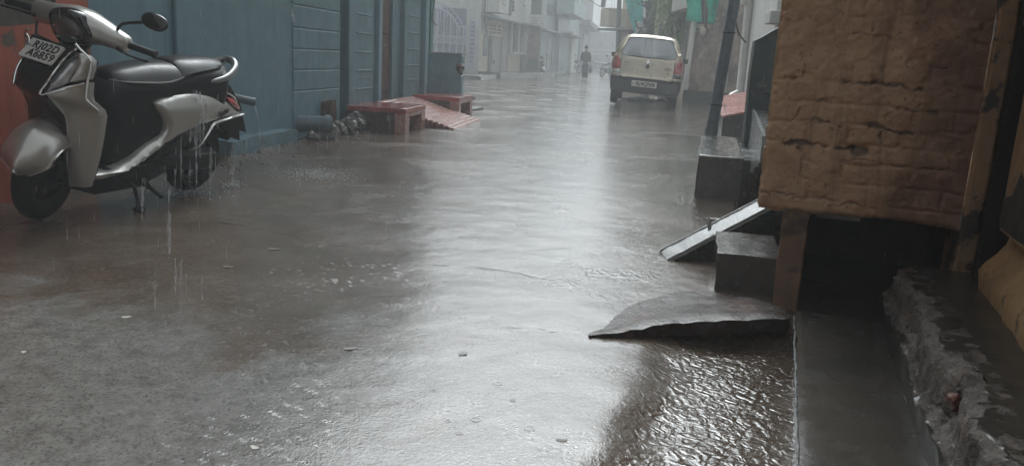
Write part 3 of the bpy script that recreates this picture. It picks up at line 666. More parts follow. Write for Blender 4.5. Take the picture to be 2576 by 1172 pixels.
q = MB(); q.tube([Vector((ca(v) - .0015 + .004 * mnoise.noise((v * 9, 0, 0)), v, .0475 + .003 * mnoise.noise((v * 23, 2, 0)))) for v in np.arange(.9, 2.95, .02)], [.0035 + .003 * mnoise.noise((k * .8, 0, 9)) for k in range(103)], 6)
q.build('worn_edge', M['conc_p'], cu)
q = MB(); q.tube([Vector((cb(v) + .004 + .003 * mnoise.noise((v * 6, 0, 4)), v, .0575)) for v in np.arange(1.0, 2.35, .03)], [.003 + .002 * mnoise.noise((k * .8, 0, 2)) for k in range(46)], 6); q.build('water_line', M['conc_p'], cu)
# broken step: the front face has crumbled to rubble
rings = []; vv = np.arange(-.6, 3.12, .011)
for v in vv:
    def nz(z, a, s): return a * mnoise.noise((v * s, z * s * 1.6, 4)) + a * .5 * mnoise.noise((v * s * 2.7, z * s * 3, 9))
    e = cb(v); br = max(.02, .062 + .05 * mnoise.noise((v * 3.3, 0, 6)) + .03 * mnoise.noise((v * 11, 2, 6))); zf = .125 + .05 * mnoise.noise((v * 2.6, 4, 1)) + .03 * mnoise.noise((v * 13, 4, 1))
    row = [Vector((e + nz(z, .003, 9), v, z)) for z in (-.1, .05, .07)] + [Vector((e + nz(k, .004, 12), v, .07 + (zf - .07) * k / 4)) for k in (1, 2, 3, 4)]
    for k in range(1, 15):
        t = k / 14; rock = 0.0
        ledge = min(1, max(0, (t - .55 - .3 * mnoise.noise((v * 7, 0, 2))) * 5 + .5))
        row.append(Vector((e + br * (.15 + .85 * t), v, zf + (.236 - zf) * (.35 * t + .65 * ledge))))
    row += [Vector((e + br + .012 + nz(3, .010, 16), v, .2405 + nz(5, .002, 20)))] + [Vector((e + br + .012 + (.15 - br - .012) * q, v, .2420 + nz(q, .0015, 20))) for q in (.1, .2, .3, .42, .55, .7, .85)] + [Vector((e + .16, v, .243 + nz(4, .003, 8))), Vector((e + .21, v, .243 + nz(6, .003, 5))), Vector((.70, v, .245)), Vector((.70, v, -.1))]
    rings.append(row)
b = MB(); b.loft(rings, True, True)
for v in b.bm.verts:
    c_ = v.co; e = float(cb(c_.y)); wgt = 1.0 if (c_.x > e + .006 and c_.x < e + .115 and .07 < c_.z < .2412) else 0
    if wgt:
        q = c_ * 1.0 + Vector((mnoise.noise(c_ * 30), mnoise.noise(c_ * 30 + Vector((5, 0, 0))), mnoise.noise(c_ * 30 + Vector((0, 9, 0))))) * .012
        h_ = mnoise.cell(q * 24) * .6 + mnoise.cell(q * 55) * .35; nv = Vector((-.75, 0, .65))
        v.co += wgt * (nv * (h_ * .007 + mnoise.noise(c_ * 12) * .010 + mnoise.noise(c_ * 33) * .011 + abs(mnoise.noise(c_ * 21)) * -.022 + .002) + mnoise.noise_vector(c_ * 70) * .002)
bs = b.build('broken_step', M['conc_d'], None, ang=50); bs.rotation_euler.z = HA; tag(bs, 'dark concrete doorstep with its front face crumbled to rubble, below the ochre wall', 'step')
m, nt, N, L = newmat('crumbled_concrete'); bs.data.materials[0] = m
out = nd(N, 'ShaderNodeOutputMaterial'); p = nd(N, 'ShaderNodeBsdfPrincipled'); L.new(p.outputs[0], out.inputs[0]); tc = nd(N, 'ShaderNodeTexCoord').outputs['Object']
ba = bs.data.attributes.new('broken', 'FLOAT', 'POINT')
val = []
for v in bs.data.vertices:
    e = float(cb(v.co.y)); val.append(1.0 if (v.co.x > e + .012 and v.co.x < e + .12 and .08 < v.co.z < .2405) else (.4 if v.co.z > .23 and v.co.x < e + .15 else 0.0))
ba.data.foreach_set('value', val); at = nd(N, 'ShaderNodeAttribute'); at.attribute_name = 'broken'
c = mixc(N, L, ramp(N, L, noisen(N, L, tc, 6, 6, .6), .35, .65), (.022, .021, .019), (.05, .045, .038))
rb = mixc(N, L, ramp(N, L, noisen(N, L, tc, 22, 6, .65), .35, .65), (.04, .036, .032), (.15, .12, .10))
rb = mixc(N, L, ramp(N, L, noisen(N, L, tc, 75, 4, .65), .5, .64, 0, .8), rb, (.02, .018, .016)); rb = mixc(N, L, ramp(N, L, noisen(N, L, tc, 95, 3, .6), .60, .68, 0, .8), rb, (.24, .20, .16))
mk = nd(N, 'ShaderNodeMath', op='ADD'); L.new(at.outputs['Fac'], mk.inputs[0]); L.new(ramp(N, L, noisen(N, L, tc, 18, 5, .65), .3, .7, -.35, .35), mk.inputs[1])
fac = ramp(N, L, mk.outputs[0], .45, .6)
L.new(mixc(N, L, fac, c, rb), p.inputs['Base Color']); L.new(ramp(N, L, fac, 0, 1, .27, .6), p.inputs['Roughness'])
bb = nd(N, 'ShaderNodeBump'); setin(bb, Distance=.012); L.new(ramp(N, L, fac, 0, 1, .15, .9), bb.inputs['Strength']); L.new(noisen(N, L, tc, 45, 6, .65), bb.inputs['Height']); L.new(bb.outputs[0], p.inputs['Normal'])
b = MB(); bmesh.ops.create_icosphere(b.bm, subdivisions=3, radius=1); g = HL(G(2388, 1010, .19)); b.xf(Matrix.Translation((g.x + .012, g.y, .19)) @ Matrix.Diagonal((.015, .02, .018, 1))); b.rough(.012, 40, 1)
b.build('red_brick_bit', pm('wet_red_brick', (.12, .04, .026), .4, var=.3, scale=40, bump=.5), bs)

b = MB(); rk = random.Random(8)
for k in range(26):
    v = rk.uniform(.6, 3.0); t = rk.random(); e = float(cb(v)); r = rk.uniform(.004, .010) * (1.3 if rk.random() < .15 else 1)
    mx_ = Matrix.Translation((e + .012 + .07 * t, v, .125 + .105 * t - r * .35)) @ Matrix.Rotation(rk.uniform(0, 6), 4, 'Z') @ Matrix.Rotation(rk.uniform(0, 6), 4, 'X') @ Matrix.Diagonal((r, r * rk.uniform(.8, 1.7), r * rk.uniform(.6, 1), 1))
    rr0 = bmesh.ops.create_icosphere(b.bm, subdivisions=2, radius=1, matrix=mx_)
    for w_ in rr0['verts']: w_.co += mnoise.noise_vector(w_.co * 45 + Vector((k, 0, 0))) * r * .5
tag(b.build('rubble_chips', M['rubble'], bs, merge=0, ang=28), kind='stuff')
# tilted stone slab over the drain mouth and its broken chip
top = [(-.055, 2.549, .008), (.02, 2.562, .018), (.102, 2.59, .03), (.17, 2.622, .040), (.236, 2.649, .046), (.34, 2.668, .056), (.451, 2.689, .064), (.56, 2.715, .070), (.63, 2.739, .074), (.655, 2.93, .045), (.60, 3.10, .022), (.45, 3.22, .008), (.30, 3.20, .005), (.18, 3.08, .004), (.10, 2.96, .004), (.05, 2.84, .004), (.015, 2.72, .005), (-.01, 2.64, .006)]
def zs(x, y):
    s = sw = 0
    for p in top:
        w_ = 1 / ((p[0] - x) ** 2 + (p[1] - y) ** 2 + 1e-5) ** 1.5; s += p[2] * w_; sw += w_
    return s / sw
b = MB(); b.panel([(p[0] + .008 * mnoise.noise((k * 1.3, 0, 0)), p[1] + .010 * mnoise.noise((k * 1.7, 3, 0))) for k, p in enumerate([tuple(q) for q in catmull([(*t,) for t in top], 4, True)])], lambda x, y, d: Vector((x, y, zs(x, y) + .004 * mnoise.noise((x * 9, y * 9, 0)) - (.002 if d < .004 else 0))), .03, back=(0, .01, -.05))
o = b.build('stone_slab', M['slab'], None, ang=50); tag(o, 'tilted dark stone slab bridging the drain beside the brown post', 'slab')
b = MB(); b.hexa([(.175, 2.40, -.05), (.30, 2.42, -.05), (.31, 2.55, -.05), (.16, 2.55, -.05)], [(.19, 2.43, .0), (.285, 2.44, .008), (.295, 2.54, .02), (.18, 2.54, .012)]); b.slices(.02).rough(.012, 22, 4)
b.bm.free()
b = MB(); b.panel([(-.02, 2.50), (.10, 2.47), (.19, 2.40), (.27, 2.30), (.275, 2.20), (.20, 2.06), (.05, 2.10), (-.10, 2.25), (-.12, 2.42)], lambda x, y, d: Vector((x, y, .0035 - .012 * max(0, 1 - d / .03) + fbm(np.array([x]), np.array([y]), 5, 9, 2)[0] * .002)), .02, back=(0, 0, -.006))
b.bm.free()
# heap of pebbles under the slab edge
b = MB()
for k in range(0):
    x, y = random.uniform(.3, .66), random.gauss(2.63, .03); r = random.uniform(.004, .011)
    bmesh.ops.create_icosphere(b.bm, subdivisions=1, radius=1, matrix=Matrix.Translation((x, y, -.025 + r * .4 + max(0, y - 2.6) * .3)) @ Matrix.Diagonal((r, r * 1.3, r * .8, 1)))
b.bm.free()

# ------------------------------------------------------------------ neighbour's steps, ramped stringer and platform
def rbox(name, x0, x1, y0, y1, z0, z1, mat, res=.05, amp=.006, sc=7, seed=0, rz=0, bev=.005, parent=None, ang=35):
    b = MB(); cx, cy = (x0 + x1) / 2, (y0 + y1) / 2; b.box(x0 - cx, x1 - cx, y0 - cy, y1 - cy, z0, z1); b.slices(res); b.rough(amp, sc, seed)
    o = b.build(name, mat, parent, bevel=bev, ang=ang); o.location = (cx, cy, 0); o.rotation_euler.z = rz; return o
o = rbox('stone_step', .455, .72, 3.28, 3.74, -.1, .158, M['conc'], .04, .005, 9, 2, HA * .4); tag(o, 'wet grey concrete step block beside the brown post', 'step')
A = G(1675, 648); B = onY(1932, 515, 3.88); b = MB(); dxy = Vector((B.x - A.x, B.y - A.y, 0)); nrm = Vector((-dxy.y, dxy.x, 0)).normalized()
ext = 1.15; rr = []
for w0, hh in ((-.035, 0), (.035, 0)):
    r0 = []
for t in np.linspace(0, ext, 16):
    c0 = A + (B - A) * t; th = .003 * mnoise.noise((t * 9, 0, 0))
    rr.append([c0 + nrm * -.035 + Vector((0, 0, -.018 + th)), c0 + nrm * -.030 + Vector((0, 0, -.004 + th)), c0 + nrm * .12 + Vector((0, 0, .004 + th)), c0 + nrm * .128 + Vector((0, 0, -.006)), Vector((c0.x + nrm.x * .128, c0.y + nrm.y * .128, -.1)), Vector((c0.x - nrm.x * .035, c0.y - nrm.y * .035, -.1))])
stg = empty('stair_stringer', (0, 0, 0), 0, 'sloping stair side wall with a pale cement coping rising behind the step block', 'stair wall')
b.loft([[r[0] + Vector((0, 0, -.004)), r[3] + Vector((0, 0, -.014)), r[4], r[5]] for r in rr], True, True); b.build('side_wall', M['conc_d'], stg)
b = MB(); b.loft([[r[0] + nrm * -.006, r[1], r[2], r[3] + nrm * .006] for r in rr], True, True); b.slices(.06, 'x'); b.rough(.0025, 25, 3); b.build('coping', M['conc'], stg, ang=18)
for i_, nm in ((1, -.031), (2, .121)):
    b = MB(); b.tube([r[i_] + Vector((0, 0, .001)) for r in rr], [.005 + .003 * mnoise.noise((k * .7, i_, 0)) for k in range(16)], 6); b.build('worn_edge', M['conc_p'], stg)
b = MB(); g = A + (B - A) * .5; b.tube([g + Vector((-.03, .02, .0)), g + Vector((-.035, .02, .03)), g + Vector((-.03, .022, .05))], [.008, .009, .004], 6, sm=2); b.rough(.006, 60, 1); b.build('mortar_nib', M['conc_p'], stg)
pf = empty('raised_platform', (0, 0, 0), 0, 'dark wet raised platform with its lit side painted pale behind the ochre wall', 'platform')
b = MB().hexa([(.755, 4.3, -.1), (2.2, 4.3, -.1), (2.4, 7.2, -.1), (1.13, 7.2, -.1)], [(.755, 4.3, .56), (2.2, 4.3, .56), (2.4, 7.2, .56), (1.13, 7.2, .56)]); b.slices(.12).rough(.012, 5, 2); b.build('base', M['conc_d'], pf, bevel=.01)
b = MB(); b.panel([(4.32, .02), (4.32, .2), (4.42, .56), (5.6, .575), (7.15, .575), (7.18, .05), (6.3, .1), (5.7, .25), (5.1, .05)], lambda y, z, d: Vector((.735 + (y - 4.3) * .129 + .004 * mnoise.noise((y * 7, z * 7, 0)), y, z)), .06, back=(.02, 0, 0)); b.build('lit_side_face', M['conc_p'], pf)  # pale panel: light on the platform's side put into its colour
b = MB(); b.hexa([(1.07, 7.22, -.05), (2.4, 7.22, -.05), (2.4, 7.36, -.05), (1.07, 7.36, -.05)], [(1.07, 7.22, 1.155), (2.4, 7.22, 1.95), (2.4, 7.36, 1.95), (1.07, 7.36, 1.155)]); b.slices(.15).rough(.012, 4, 4)
o = b.build('sloped_wall', M['sheet'], None, bevel=.008); tag(o, 'mossy black green wall with a sloping top above the raised platform', 'wall')
b = MB().tube([(1.2, 7.208, .72), (1.3, 7.205, .70), (1.45, 7.205, .715), (1.7, 7.207, .71)], .012, 6, sm=3).build('stain_ledge', M['dark'], o)
# hanging dry creeper
b = MB(); r_ = random.Random(3)
for k in range(240):
    x = r_.gauss(.735, .035); y = r_.uniform(4.24, 4.30); z0 = .44 - abs(x - .75) * 1.4 + r_.uniform(-.07, .03); ln = r_.uniform(.12, .36) * (1.2 - abs(x - .73) * 6 if abs(x - .73) < .12 else .5)
    pts = [Vector((x, y, z0))]
    for q in range(1, 5): pts.append(Vector((x + r_.gauss(-.006 * q, .007), y + r_.gauss(0, .008), max(.02, z0 - ln * q / 4))))
    b.tube(pts, [.003, .0028, .0022, .0018, .001], 4, cap=False)
for k in range(420):
    x, y, z = r_.gauss(.73, .03), r_.uniform(4.22, 4.3), r_.uniform(.12, .40); q = Vector((r_.gauss(0, .012), r_.gauss(0, .012), r_.gauss(-.02, .012)))
    s = Vector((r_.gauss(0, .006), r_.gauss(0, .006), 0)); b.face([Vector((x, y, z)), Vector((x, y, z)) + q * .5 + s, Vector((x, y, z)) + q, Vector((x, y, z)) + q * .5 - s])
o = b.build('dry_creeper', M['twig'], None, merge=0); tag(o, 'dead dark creeper hanging in a tangle at the left edge of the ochre wall', 'plant')
# concrete block and leaning steel pole
g0 = G(1750, 496); o = rbox('concrete_block', .80 - .16, .80 + .16, 5.72, 7.52, -.1, .30, M['conc'], .08, .010, 5, 7, -R(5.7), .012); tag(o, 'long wet concrete block with a chipped corner standing before the leaning steel pole', 'concrete block')
b = MB().box(.09, .22, -.75, .75, -.1, .26); b.slices(.07).rough(.03, 7, 3); b.build('broken_end', M['conc_d'], o, bevel=0)
pb, pt_ = onY(1789, 336, 7.75), onY(1848, 0, 7.75); dv = (pt_ - pb); pl = empty('steel_pole', pb, 0, 'leaning grey riveted steel pole behind the concrete block', 'pole')
b = MB(); b.tube([Vector((0, 0, 0)) - dv * .25, dv * .5, dv * 1.3, dv * 2.6, dv * 4.2], [.056, .053, .05, .046, .042], 20); b.build('shaft', M['pole'], pl)
b = MB(); b.tube([-dv * .25, dv * .04], [.064, .060], 20); b.build('foot_sleeve', M['pole'], pl)
for t in (.22, .76):
    b = MB(); b.lathe([(.0565, -.006), (.0585, 0), (.0565, .006)], dv * t, dv, 20); q = dv * t + Vector((.055, -.03, 0)); b.tube([q, q + Vector((.02, -.01, .012)), q + Vector((.025, -.012, -.03))], .004, 5); b.build('wire_tie', M['cable'], pl)
b = MB(); sd_ = dv.cross(Vector((0, -1, 0))).normalized()
for k in range(26):
    c0 = dv * (.06 + k * .045); 
    bmesh.ops.create_icosphere(b.bm, subdivisions=1, radius=.006, matrix=Matrix.Translation(c0 + sd_ * -.024 + Vector((0, -.047, 0))))
b.tube([dv * .06 + sd_ * -.024 + Vector((0, -.0455, 0)), dv * 1.2 + sd_ * -.024 + Vector((0, -.0455, 0))], .003, 5); b.build('riveted_seam', M['pole'], pl)

# ================================================================== the silver scooter leaning on its stand
hd, ln = R(-12), R(11)
f_ = Vector((math.sin(hd), -math.cos(hd), 0)); l_ = Vector((-f_.y, f_.x, 0))
ex, ey, ez = f_, l_ * math.cos(ln) + Vector((0, 0, -math.sin(ln))), l_ * math.sin(ln) + Vector((0, 0, math.cos(ln)))
sc = empty('scooter', (0, 0, 0), 0, 'near silver scooter on its side stand before the blue wall, rain pouring over it', 'scooter')
SCM = Matrix(((ex.x, ey.x, ez.x, -2.584), (ex.y, ey.y, ez.y, 4.495), (ex.z, ey.z, ez.z, .012), (0, 0, 0, 1)))
sc.matrix_world = SCM
SCI = SCM.inverted()
def SL(x, y, yl):
    o = SCI @ Vector((0, 0, CH)); d = SCI.to_3x3() @ ray(x, y); t = (yl - o.y) / d.y; return o + d * t
def both(make, name, mat, parent=sc, **k):
    out = []
    for s in (1, -1):
        b = make()
        if s < 0:
            for v in b.bm.verts: v.co.y = -v.co.y
        out.append(b.build(name, mat, parent, **k))
    return out
def wheel(name, parent, Mx, hub):
    t = MB(); pr = []
    for k in range(16):
        a = 2 * math.pi * k / 16; pr.append((.172 + .045 * math.cos(a), .046 * math.sin(a)))
    t.lathe(pr, (0, 0, 0), (0, 1, 0), 40, closed=True); t.xf(Mx); o = t.build(name, M['tyre'], parent)
    r = MB(); r.lathe([(.137, -.03), (.137, .03), (.128, .034), (.118, .02), (.118, -.02), (.128, -.034)], (0, 0, 0), (0, 1, 0), 32, closed=True)
    for k in range(5):
        a = 2 * math.pi * k / 5; c, s = math.cos(a), math.sin(a); r.tube([(c * .03, 0, s * .03), (c * .12, 0, s * .12)], .016, 6)
    r.lathe([(.0, -.05), (hub, -.045), (hub, .045), (.0, .05)], (0, 0, 0), (0, 1, 0), 16); r.xf(Mx); r.build('rim', M['black_p'], o)
    return o
wheel('rear_wheel', sc, Matrix.Translation((.02, 0, .217)), .06)
# side panels, silver
spo = [(.918, .274), (.801, .27), (.701, .286), (.627, .325), (.538, .378), (.445, .418), (.428, .473), (.461, .53), (.515, .596), (.43, .63), (.334, .652), (.2, .677), (.103, .673), (-.005, .637), (-.104, .585), (-.22, .527), (-.335, .468),
       (-.19, .466), (-.025, .468), (.111, .460), (.206, .444), (.353, .40), (.49, .333), (.619, .266), (.746, .232), (.913, .226)]
spo = [(p.x, p.y) for p in catmull([(a, b, 0) for a, b in spo], 2, True)]
def spy(x, z, d):
    y = .176
    if x < .25: y = .176 - .135 * ((.25 - x) / .6) ** 1.5
    y -= max(0, z - .56) * .5 + max(0, z - .62) * .6
    if x > .45: y += .014 * min(1, (x - .45) / .2)
    e = min(1, d / .035); return y - .028 * (1 - math.sqrt(max(0, 1 - (1 - e) ** 2)))
def mk():
    b = MB(); b.panel(spo, lambda u, v, d: Vector((u, spy(u, v, d), v)), .022, back=(0, -.045, 0)); return b
sp2 = both(mk, 'side_panel', M['silver'], ang=50)
# centre tunnel, seat box
ub = [(.735, .712), (.775, .68), (.815, .62), (.815, .57), (.775, .545), (.755, .47), (.79, .42), (.80, .34), (.80, .275), (.60, .275), (.45, .31), (.25, .37), (.05, .47), (-.15, .55), (-.22, .60), (-.18, .70), (-.10, .775), (.1, .765), (.30, .735), (.5, .70)]
b = MB(); b.panel(ub, lambda u, v, d: Vector((u, .128 - (.10 if u < -.05 else 0) * min(1, (-.05 - u) / .15 if u < -.05 else 0) - .045 * (1 - math.sqrt(max(0, 1 - (1 - min(1, d / .05)) ** 2))), v)), .03)
n0 = len(b.bm.verts); geo = bmesh.ops.duplicate(b.bm, geom=b.bm.verts[:] + b.bm.faces[:])
for v in geo['geom']:
    if isinstance(v, bmesh.types.BMVert): v.co.y = -v.co.y
be = [e for e in b.bm.edges if e.is_boundary]; bmesh.ops.bridge_loops(b.bm, edges=be); b.build('seat_box', M['black_p'], sc, ang=50)
# seat
def seat_ring(x, zl, zt, w_):
    r = [Vector((x, w_ * (t / 8), zl + (zt - zl) * (1 - abs(t / 8) ** 2.8))) for t in range(-8, 9)]
    return r + [Vector((x, w_ * .93, zl - .02)), Vector((x, w_ * .8, zl - .03)), Vector((x, -w_ * .8, zl - .03)), Vector((x, -w_ * .93, zl - .02))]
S1 = [(.752, .700, .705, .06), (.742, .700, .728, .085), (.71, .700, .748, .108), (.66, .70, .758, .122), (.58, .70, .772, .134), (.5, .70, .785, .142), (.42, .705, .790, .145), (.36, .718, .790, .143), (.325, .73, .788, .14)]
S2 = [(.322, .732, .796, .137), (.30, .744, .808, .136), (.22, .757, .815, .130), (.12, .768, .818, .12), (.03, .776, .817, .104), (-.04, .782, .813, .082), (-.075, .787, .805, .055)]
b = MB(); b.loft([seat_ring(*s) for s in S1]); seat = b.build('seat', M['seat'], sc, ang=60)
b = MB(); b.loft([seat_ring(*s) for s in S2]); b.build('pillion_pad', M['seat'], seat, ang=60)
b = MB(); b.tube([Vector((s[0], s[3] * 1.005, s[1] + .004)) for s in S1], .0045, 6); b.tube([Vector((s[0], -s[3] * 1.005, s[1] + .004)) for s in S1], .0045, 6); b.build('piping', M['steel'], seat)
b = MB(); rl = [(.115, .112, .700), (.05, .122, .708), (-.03, .12, .722), (-.10, .105, .745), (-.165, .075, .775), (-.20, .03, .80), (-.205, -.03, .80), (-.165, -.075, .775), (-.10, -.105, .745), (-.03, -.12, .722), (.05, -.122, .708), (.115, -.112, .7)]
b.tube(rl, [.010, .016, .019, .021, .022, .022, .022, .022, .021, .019, .016, .010], 10, sm=3); b.build('grab_rail', M['steel'], sc, ang=60)
# floor, belly, engine
b = MB(); b.box(.42, .93, -.165, .165, .245, .272)
for k in range(5): b.box(.46, .90, -.12 + k * .055, -.10 + k * .055, .272, .279)
b.build('floorboard', M['black_p'], sc, bevel=.006)
b = MB(); b.loft([[Vector((x, y * w_, z)) for y, z in ((-1, zt), (1, zt), (.85, (zt + zb) / 2), (.6, zb), (-.6, zb), (-.85, (zt + zb) / 2))] for x, zb, zt, w_ in ((.93, .16, .25, .13), (.8, .11, .25, .15), (.5, .11, .27, .14), (.32, .16, .34, .12), (.2, .26, .40, .10))]); b.build('underbelly', M['black_p'], sc, bevel=.01)
b = MB(); b.loft([[Vector((x, y, z)) for y, z in ((.06, zb), (.125, zb + .02), (.135, (zb + zt) / 2), (.125, zt - .02), (.06, zt))] for x, zb, zt in ((-.08, .17, .26), (-.04, .15, .29), (.15, .16, .29), (.34, .19, .31), (.40, .22, .30))]); b.build('engine_case', M['black_p'], sc, bevel=.008)
b = MB(); b.tube([(.3, -.1, .2), (.1, -.13, .2), (-.1, -.14, .24), (-.3, -.14, .30)], [.03, .045, .055, .045], 14, sm=2); b.build('exhaust', M['black_p'], sc)
b = MB(); b.panel([(.24, .40), (.16, .45), (.0, .47), (-.15, .455), (-.22, .40), (-.235, .33), (-.21, .31), (-.19, .37), (-.12, .415), (0, .428), (.12, .41), (.2, .36)], lambda u, v, d: Vector((u, .06, v)), .03, back=(0, -.12, 0)); b.build('rear_mudguard', M['black_p'], sc)
b = MB(); b.panel([(-.06, .468), (-.34, .462), (-.40, .345), (-.325, .385), (-.345, .295), (-.20, .355), (-.10, .40)], lambda u, v, d: Vector((u, .045, v)), .03, back=(0, -.09, 0)); b.build('mudflap', M['black_p'], sc)
def mk():
    b = MB(); b.tube([(.235, .170, .325), (.18, .182, .352), (.112, .176, .425), (.06, .168, .468), (-.085, .135, .476), (-.2, .098, .478), (-.36, .035, .466), (-.385, .012, .464)], [.0045, .007, .008, .009, .009, .009, .008, .006], 8, sm=4); return b
both(mk, 'guard_rail', M['chrome'])
def mk():
    b = MB(); b.panel([(-.10, .60), (-.17, .585), (-.26, .53), (-.275, .505), (-.20, .53), (-.12, .57)], lambda u, v, d: Vector((u, spy(u, v, .1) + .004 + min(d, .01) * .4, v)), .015, back=(0, -.03, 0)); return b
tl = both(mk, 'tail_light', M['red_l'])
def mk():
    b = MB(); b.tube([(-.085, .085, .628), (-.19, .07, .595), (-.28, .048, .53), (-.325, .03, .482)], [.004, .007, .007, .004], 6, sm=3); return b
both(mk, 'tail_trim', M['chrome'])
b = MB(); b.panel([(-.06, .70), (-.16, .66), (-.27, .56), (-.31, .49), (-.22, .49), (-.12, .60), (-.02, .66)], lambda u, v, d: Vector((u, .06, v)), .03, back=(0, -.12, 0)); b.build('tail_cowl', M['black_g'], sc)
b = MB(); b.tube([(.66, .13, .19), (.64, .185, .16), (.615, .20, .045)], .011, 8, sm=2); b.tube([(.64, .2, .04), (.58, .205, .036)], .014, 6); b.build('side_stand', M['black_p'], sc)
b = MB(); b.tube([(.5, .1, .17), (.48, .14, .12), (.40, .15, .06)], .012, 8); b.tube([(.5, -.1, .17), (.48, -.14, .12), (.40, -.15, .06)], .012, 8); b.tube([(.48, -.14, .12), (.48, .14, .12)], .010, 8); b.build('centre_stand', M['black_p'], sc)
# script on the panel
def M3(o, ux, uy):
    ux, uy = Vector(ux).normalized(), Vector(uy).normalized(); n = ux.cross(uy).normalized(); uy = n.cross(ux)
    return Matrix(((ux.x, uy.x, n.x, o[0]), (ux.y, uy.y, n.y, o[1]), (ux.z, uy.z, n.z, o[2]), (0, 0, 0, 1)))
c0 = SL(560, 284, .13); yy = spy(c0.x, c0.z, .1); c0 = SL(560, 284, yy)
a0, a1 = c0.x + .03, c0.x - .03
text_part('lettering', 'Fascino', .046, M['black_p'], sp2[0], M3((c0.x, yy + .006, c0.z), (-.06, spy(a1, c0.z, .1) - spy(a0, c0.z, .1), .012), (0, -.1, 1)), .0012, .45, .92, bold=.0008)
# ---- apron
def xe(z): return float(np.interp(z, [.18, .25, .40, .57, .60, .64, .70, .78, .83, .88], [.935, .937, .938, .942, .955, 1.0, 1.0, .985, .985, 1.03]))
def bu(z): return float(np.interp(z, [.18, .25, .40, .50, .65, .75, .83, .88], [.05, .06, .10, .13, .155, .13, .07, .0]))
def xa(y, z, off=0): return xe(z) + bu(z) * (1 - min(1, abs(y) / (.21 if y > 0 else .27)) ** 2.2) + off
def ap(off=0, rd=.012, dp=.01): return lambda u, v, d: Vector((xa(u, v, off) - dp * (1 - math.sqrt(max(0, 1 - (1 - min(1, d / rd)) ** 2))), u, v))
def mirror_pts(h): return h + [(-u, v) for u, v in h[::-1]]
b = MB(); b.panel(mirror_pts([(0, .845), (.08, .853), (.15, .868), (.14, .80), (.12, .70), (.12, .54), (.12, .43), (.105, .3), (.1, .19)])[:], ap(-.004), .025, back=(-.03, 0, 0)); b.build('centre_apron', M['black_g'], sc, ang=50)
def mk():
    b = MB(); b.panel([(.088, .652), (.12, .672), (.155, .70), (.2, .727), (.203, .67), (.207, .64), (.224, .60), (.227, .57), (.218, .46), (.207, .36), (.195, .27), (.18, .2), (.103, .186), (.103, .35), (.115, .43), (.121, .5), (.116, .55)], ap(.010), .02, back=(-.04, 0, 0)); return b
both(mk, 'side_apron', M['silver'], ang=50)
def mk():
    b = MB(); b.panel([(.15, .852), (.175, .845), (.192, .825), (.195, .79), (.194, .74), (.155, .718), (.16, .76), (.158, .80), (.150, .835)], ap(.010), .02, back=(-.04, 0, 0)); return b
both(mk, 'upper_apron', M['silver'], ang=50)
def mk():
    b = MB(); b.panel([(.094, .657), (.105, .70), (.118, .75), (.127, .80), (.146, .826), (.153, .80), (.152, .755), (.146, .715), (.13, .69)], ap(.014, .02, .014), .012, back=(-.02, 0, 0)); return b
inds = both(mk, 'indicator', M['lens_c'], ang=60)
def chr(pts, r=.005, off=.016, sm=4): 
    b = MB(); b.tube([Vector((xa(u, v, off), u, v)) for u, v in pts], r, 8, sm=sm); return b
def mk():
    b = chr([(.15, .868), (.125, .845), (.106, .79), (.101, .73), (.092, .69), (.082, .657), (.082, .645), (.10, .648), (.15, .682), (.2, .722)], .0048); return b
both(mk, 'chrome_trim', M['chrome'])
def mk(): return chr([(.145, .89), (.17, .872), (.196, .84), (.203, .81), (.203, .74), (.206, .665), (.212, .64), (.228, .6), (.232, .575)], .0065, .008)
both(mk, 'edge_trim', M['chrome'])
b = MB(); b.panel(mirror_pts([(0, .86), (.14, .87), (.19, .82), (.195, .72), (.2, .64), (.22, .58), (.215, .45), (.195, .28), (.17, .2)]), lambda u, v, d: Vector((xe(v) - .045 + .03 * (1 - (abs(u) / .22) ** 2), u, v)), .05, back=(.03, 0, 0)); b.build('leg_shield', M['black_p'], sc, ang=50)
# number plate on the nose
pc = Vector((1.085, -.005, .822)); up_ = Vector((-.065, 0, .075)).normalized(); pM = M3(pc, (0, 1, 0), up_)
b = MB(); b.panel([(-.098, -.048), (-.092, -.054), (.092, -.054), (.098, -.048), (.098, .048), (.092, .054), (-.092, .054), (-.098, .048)], lambda u, v, d: pM @ Vector((u, v, .0)), .05, back=(-.008, 0, -.006)); npl = b.build('number_plate', M['plate'], sc, ang=30)
text_part('lettering', 'RJ02D', .056, M['ink'], npl, pM @ Matrix.Translation((.012, .023, .0015)), .0006, 0, 1.08, bold=.0012)
text_part('lettering', 'A6859', .056, M['ink'], npl, pM @ Matrix.Translation((.016, -.024, .0015)), .0006, 0, 1.08, bold=.0012)
text_part('lettering', 'IND', .016, M['ink2'], npl, pM @ Matrix.Translation((-.082, .012, .0015)), .0005)
b = MB(); b.loft([[Vector((1.03 + dx, y, z)) for y, z in ((-.11, .80), (.11, .80), (.09, .855), (-.09, .855))] for dx in (-.05, .03)]); b.build('plate_bracket', M['black_p'], sc, bevel=.01)
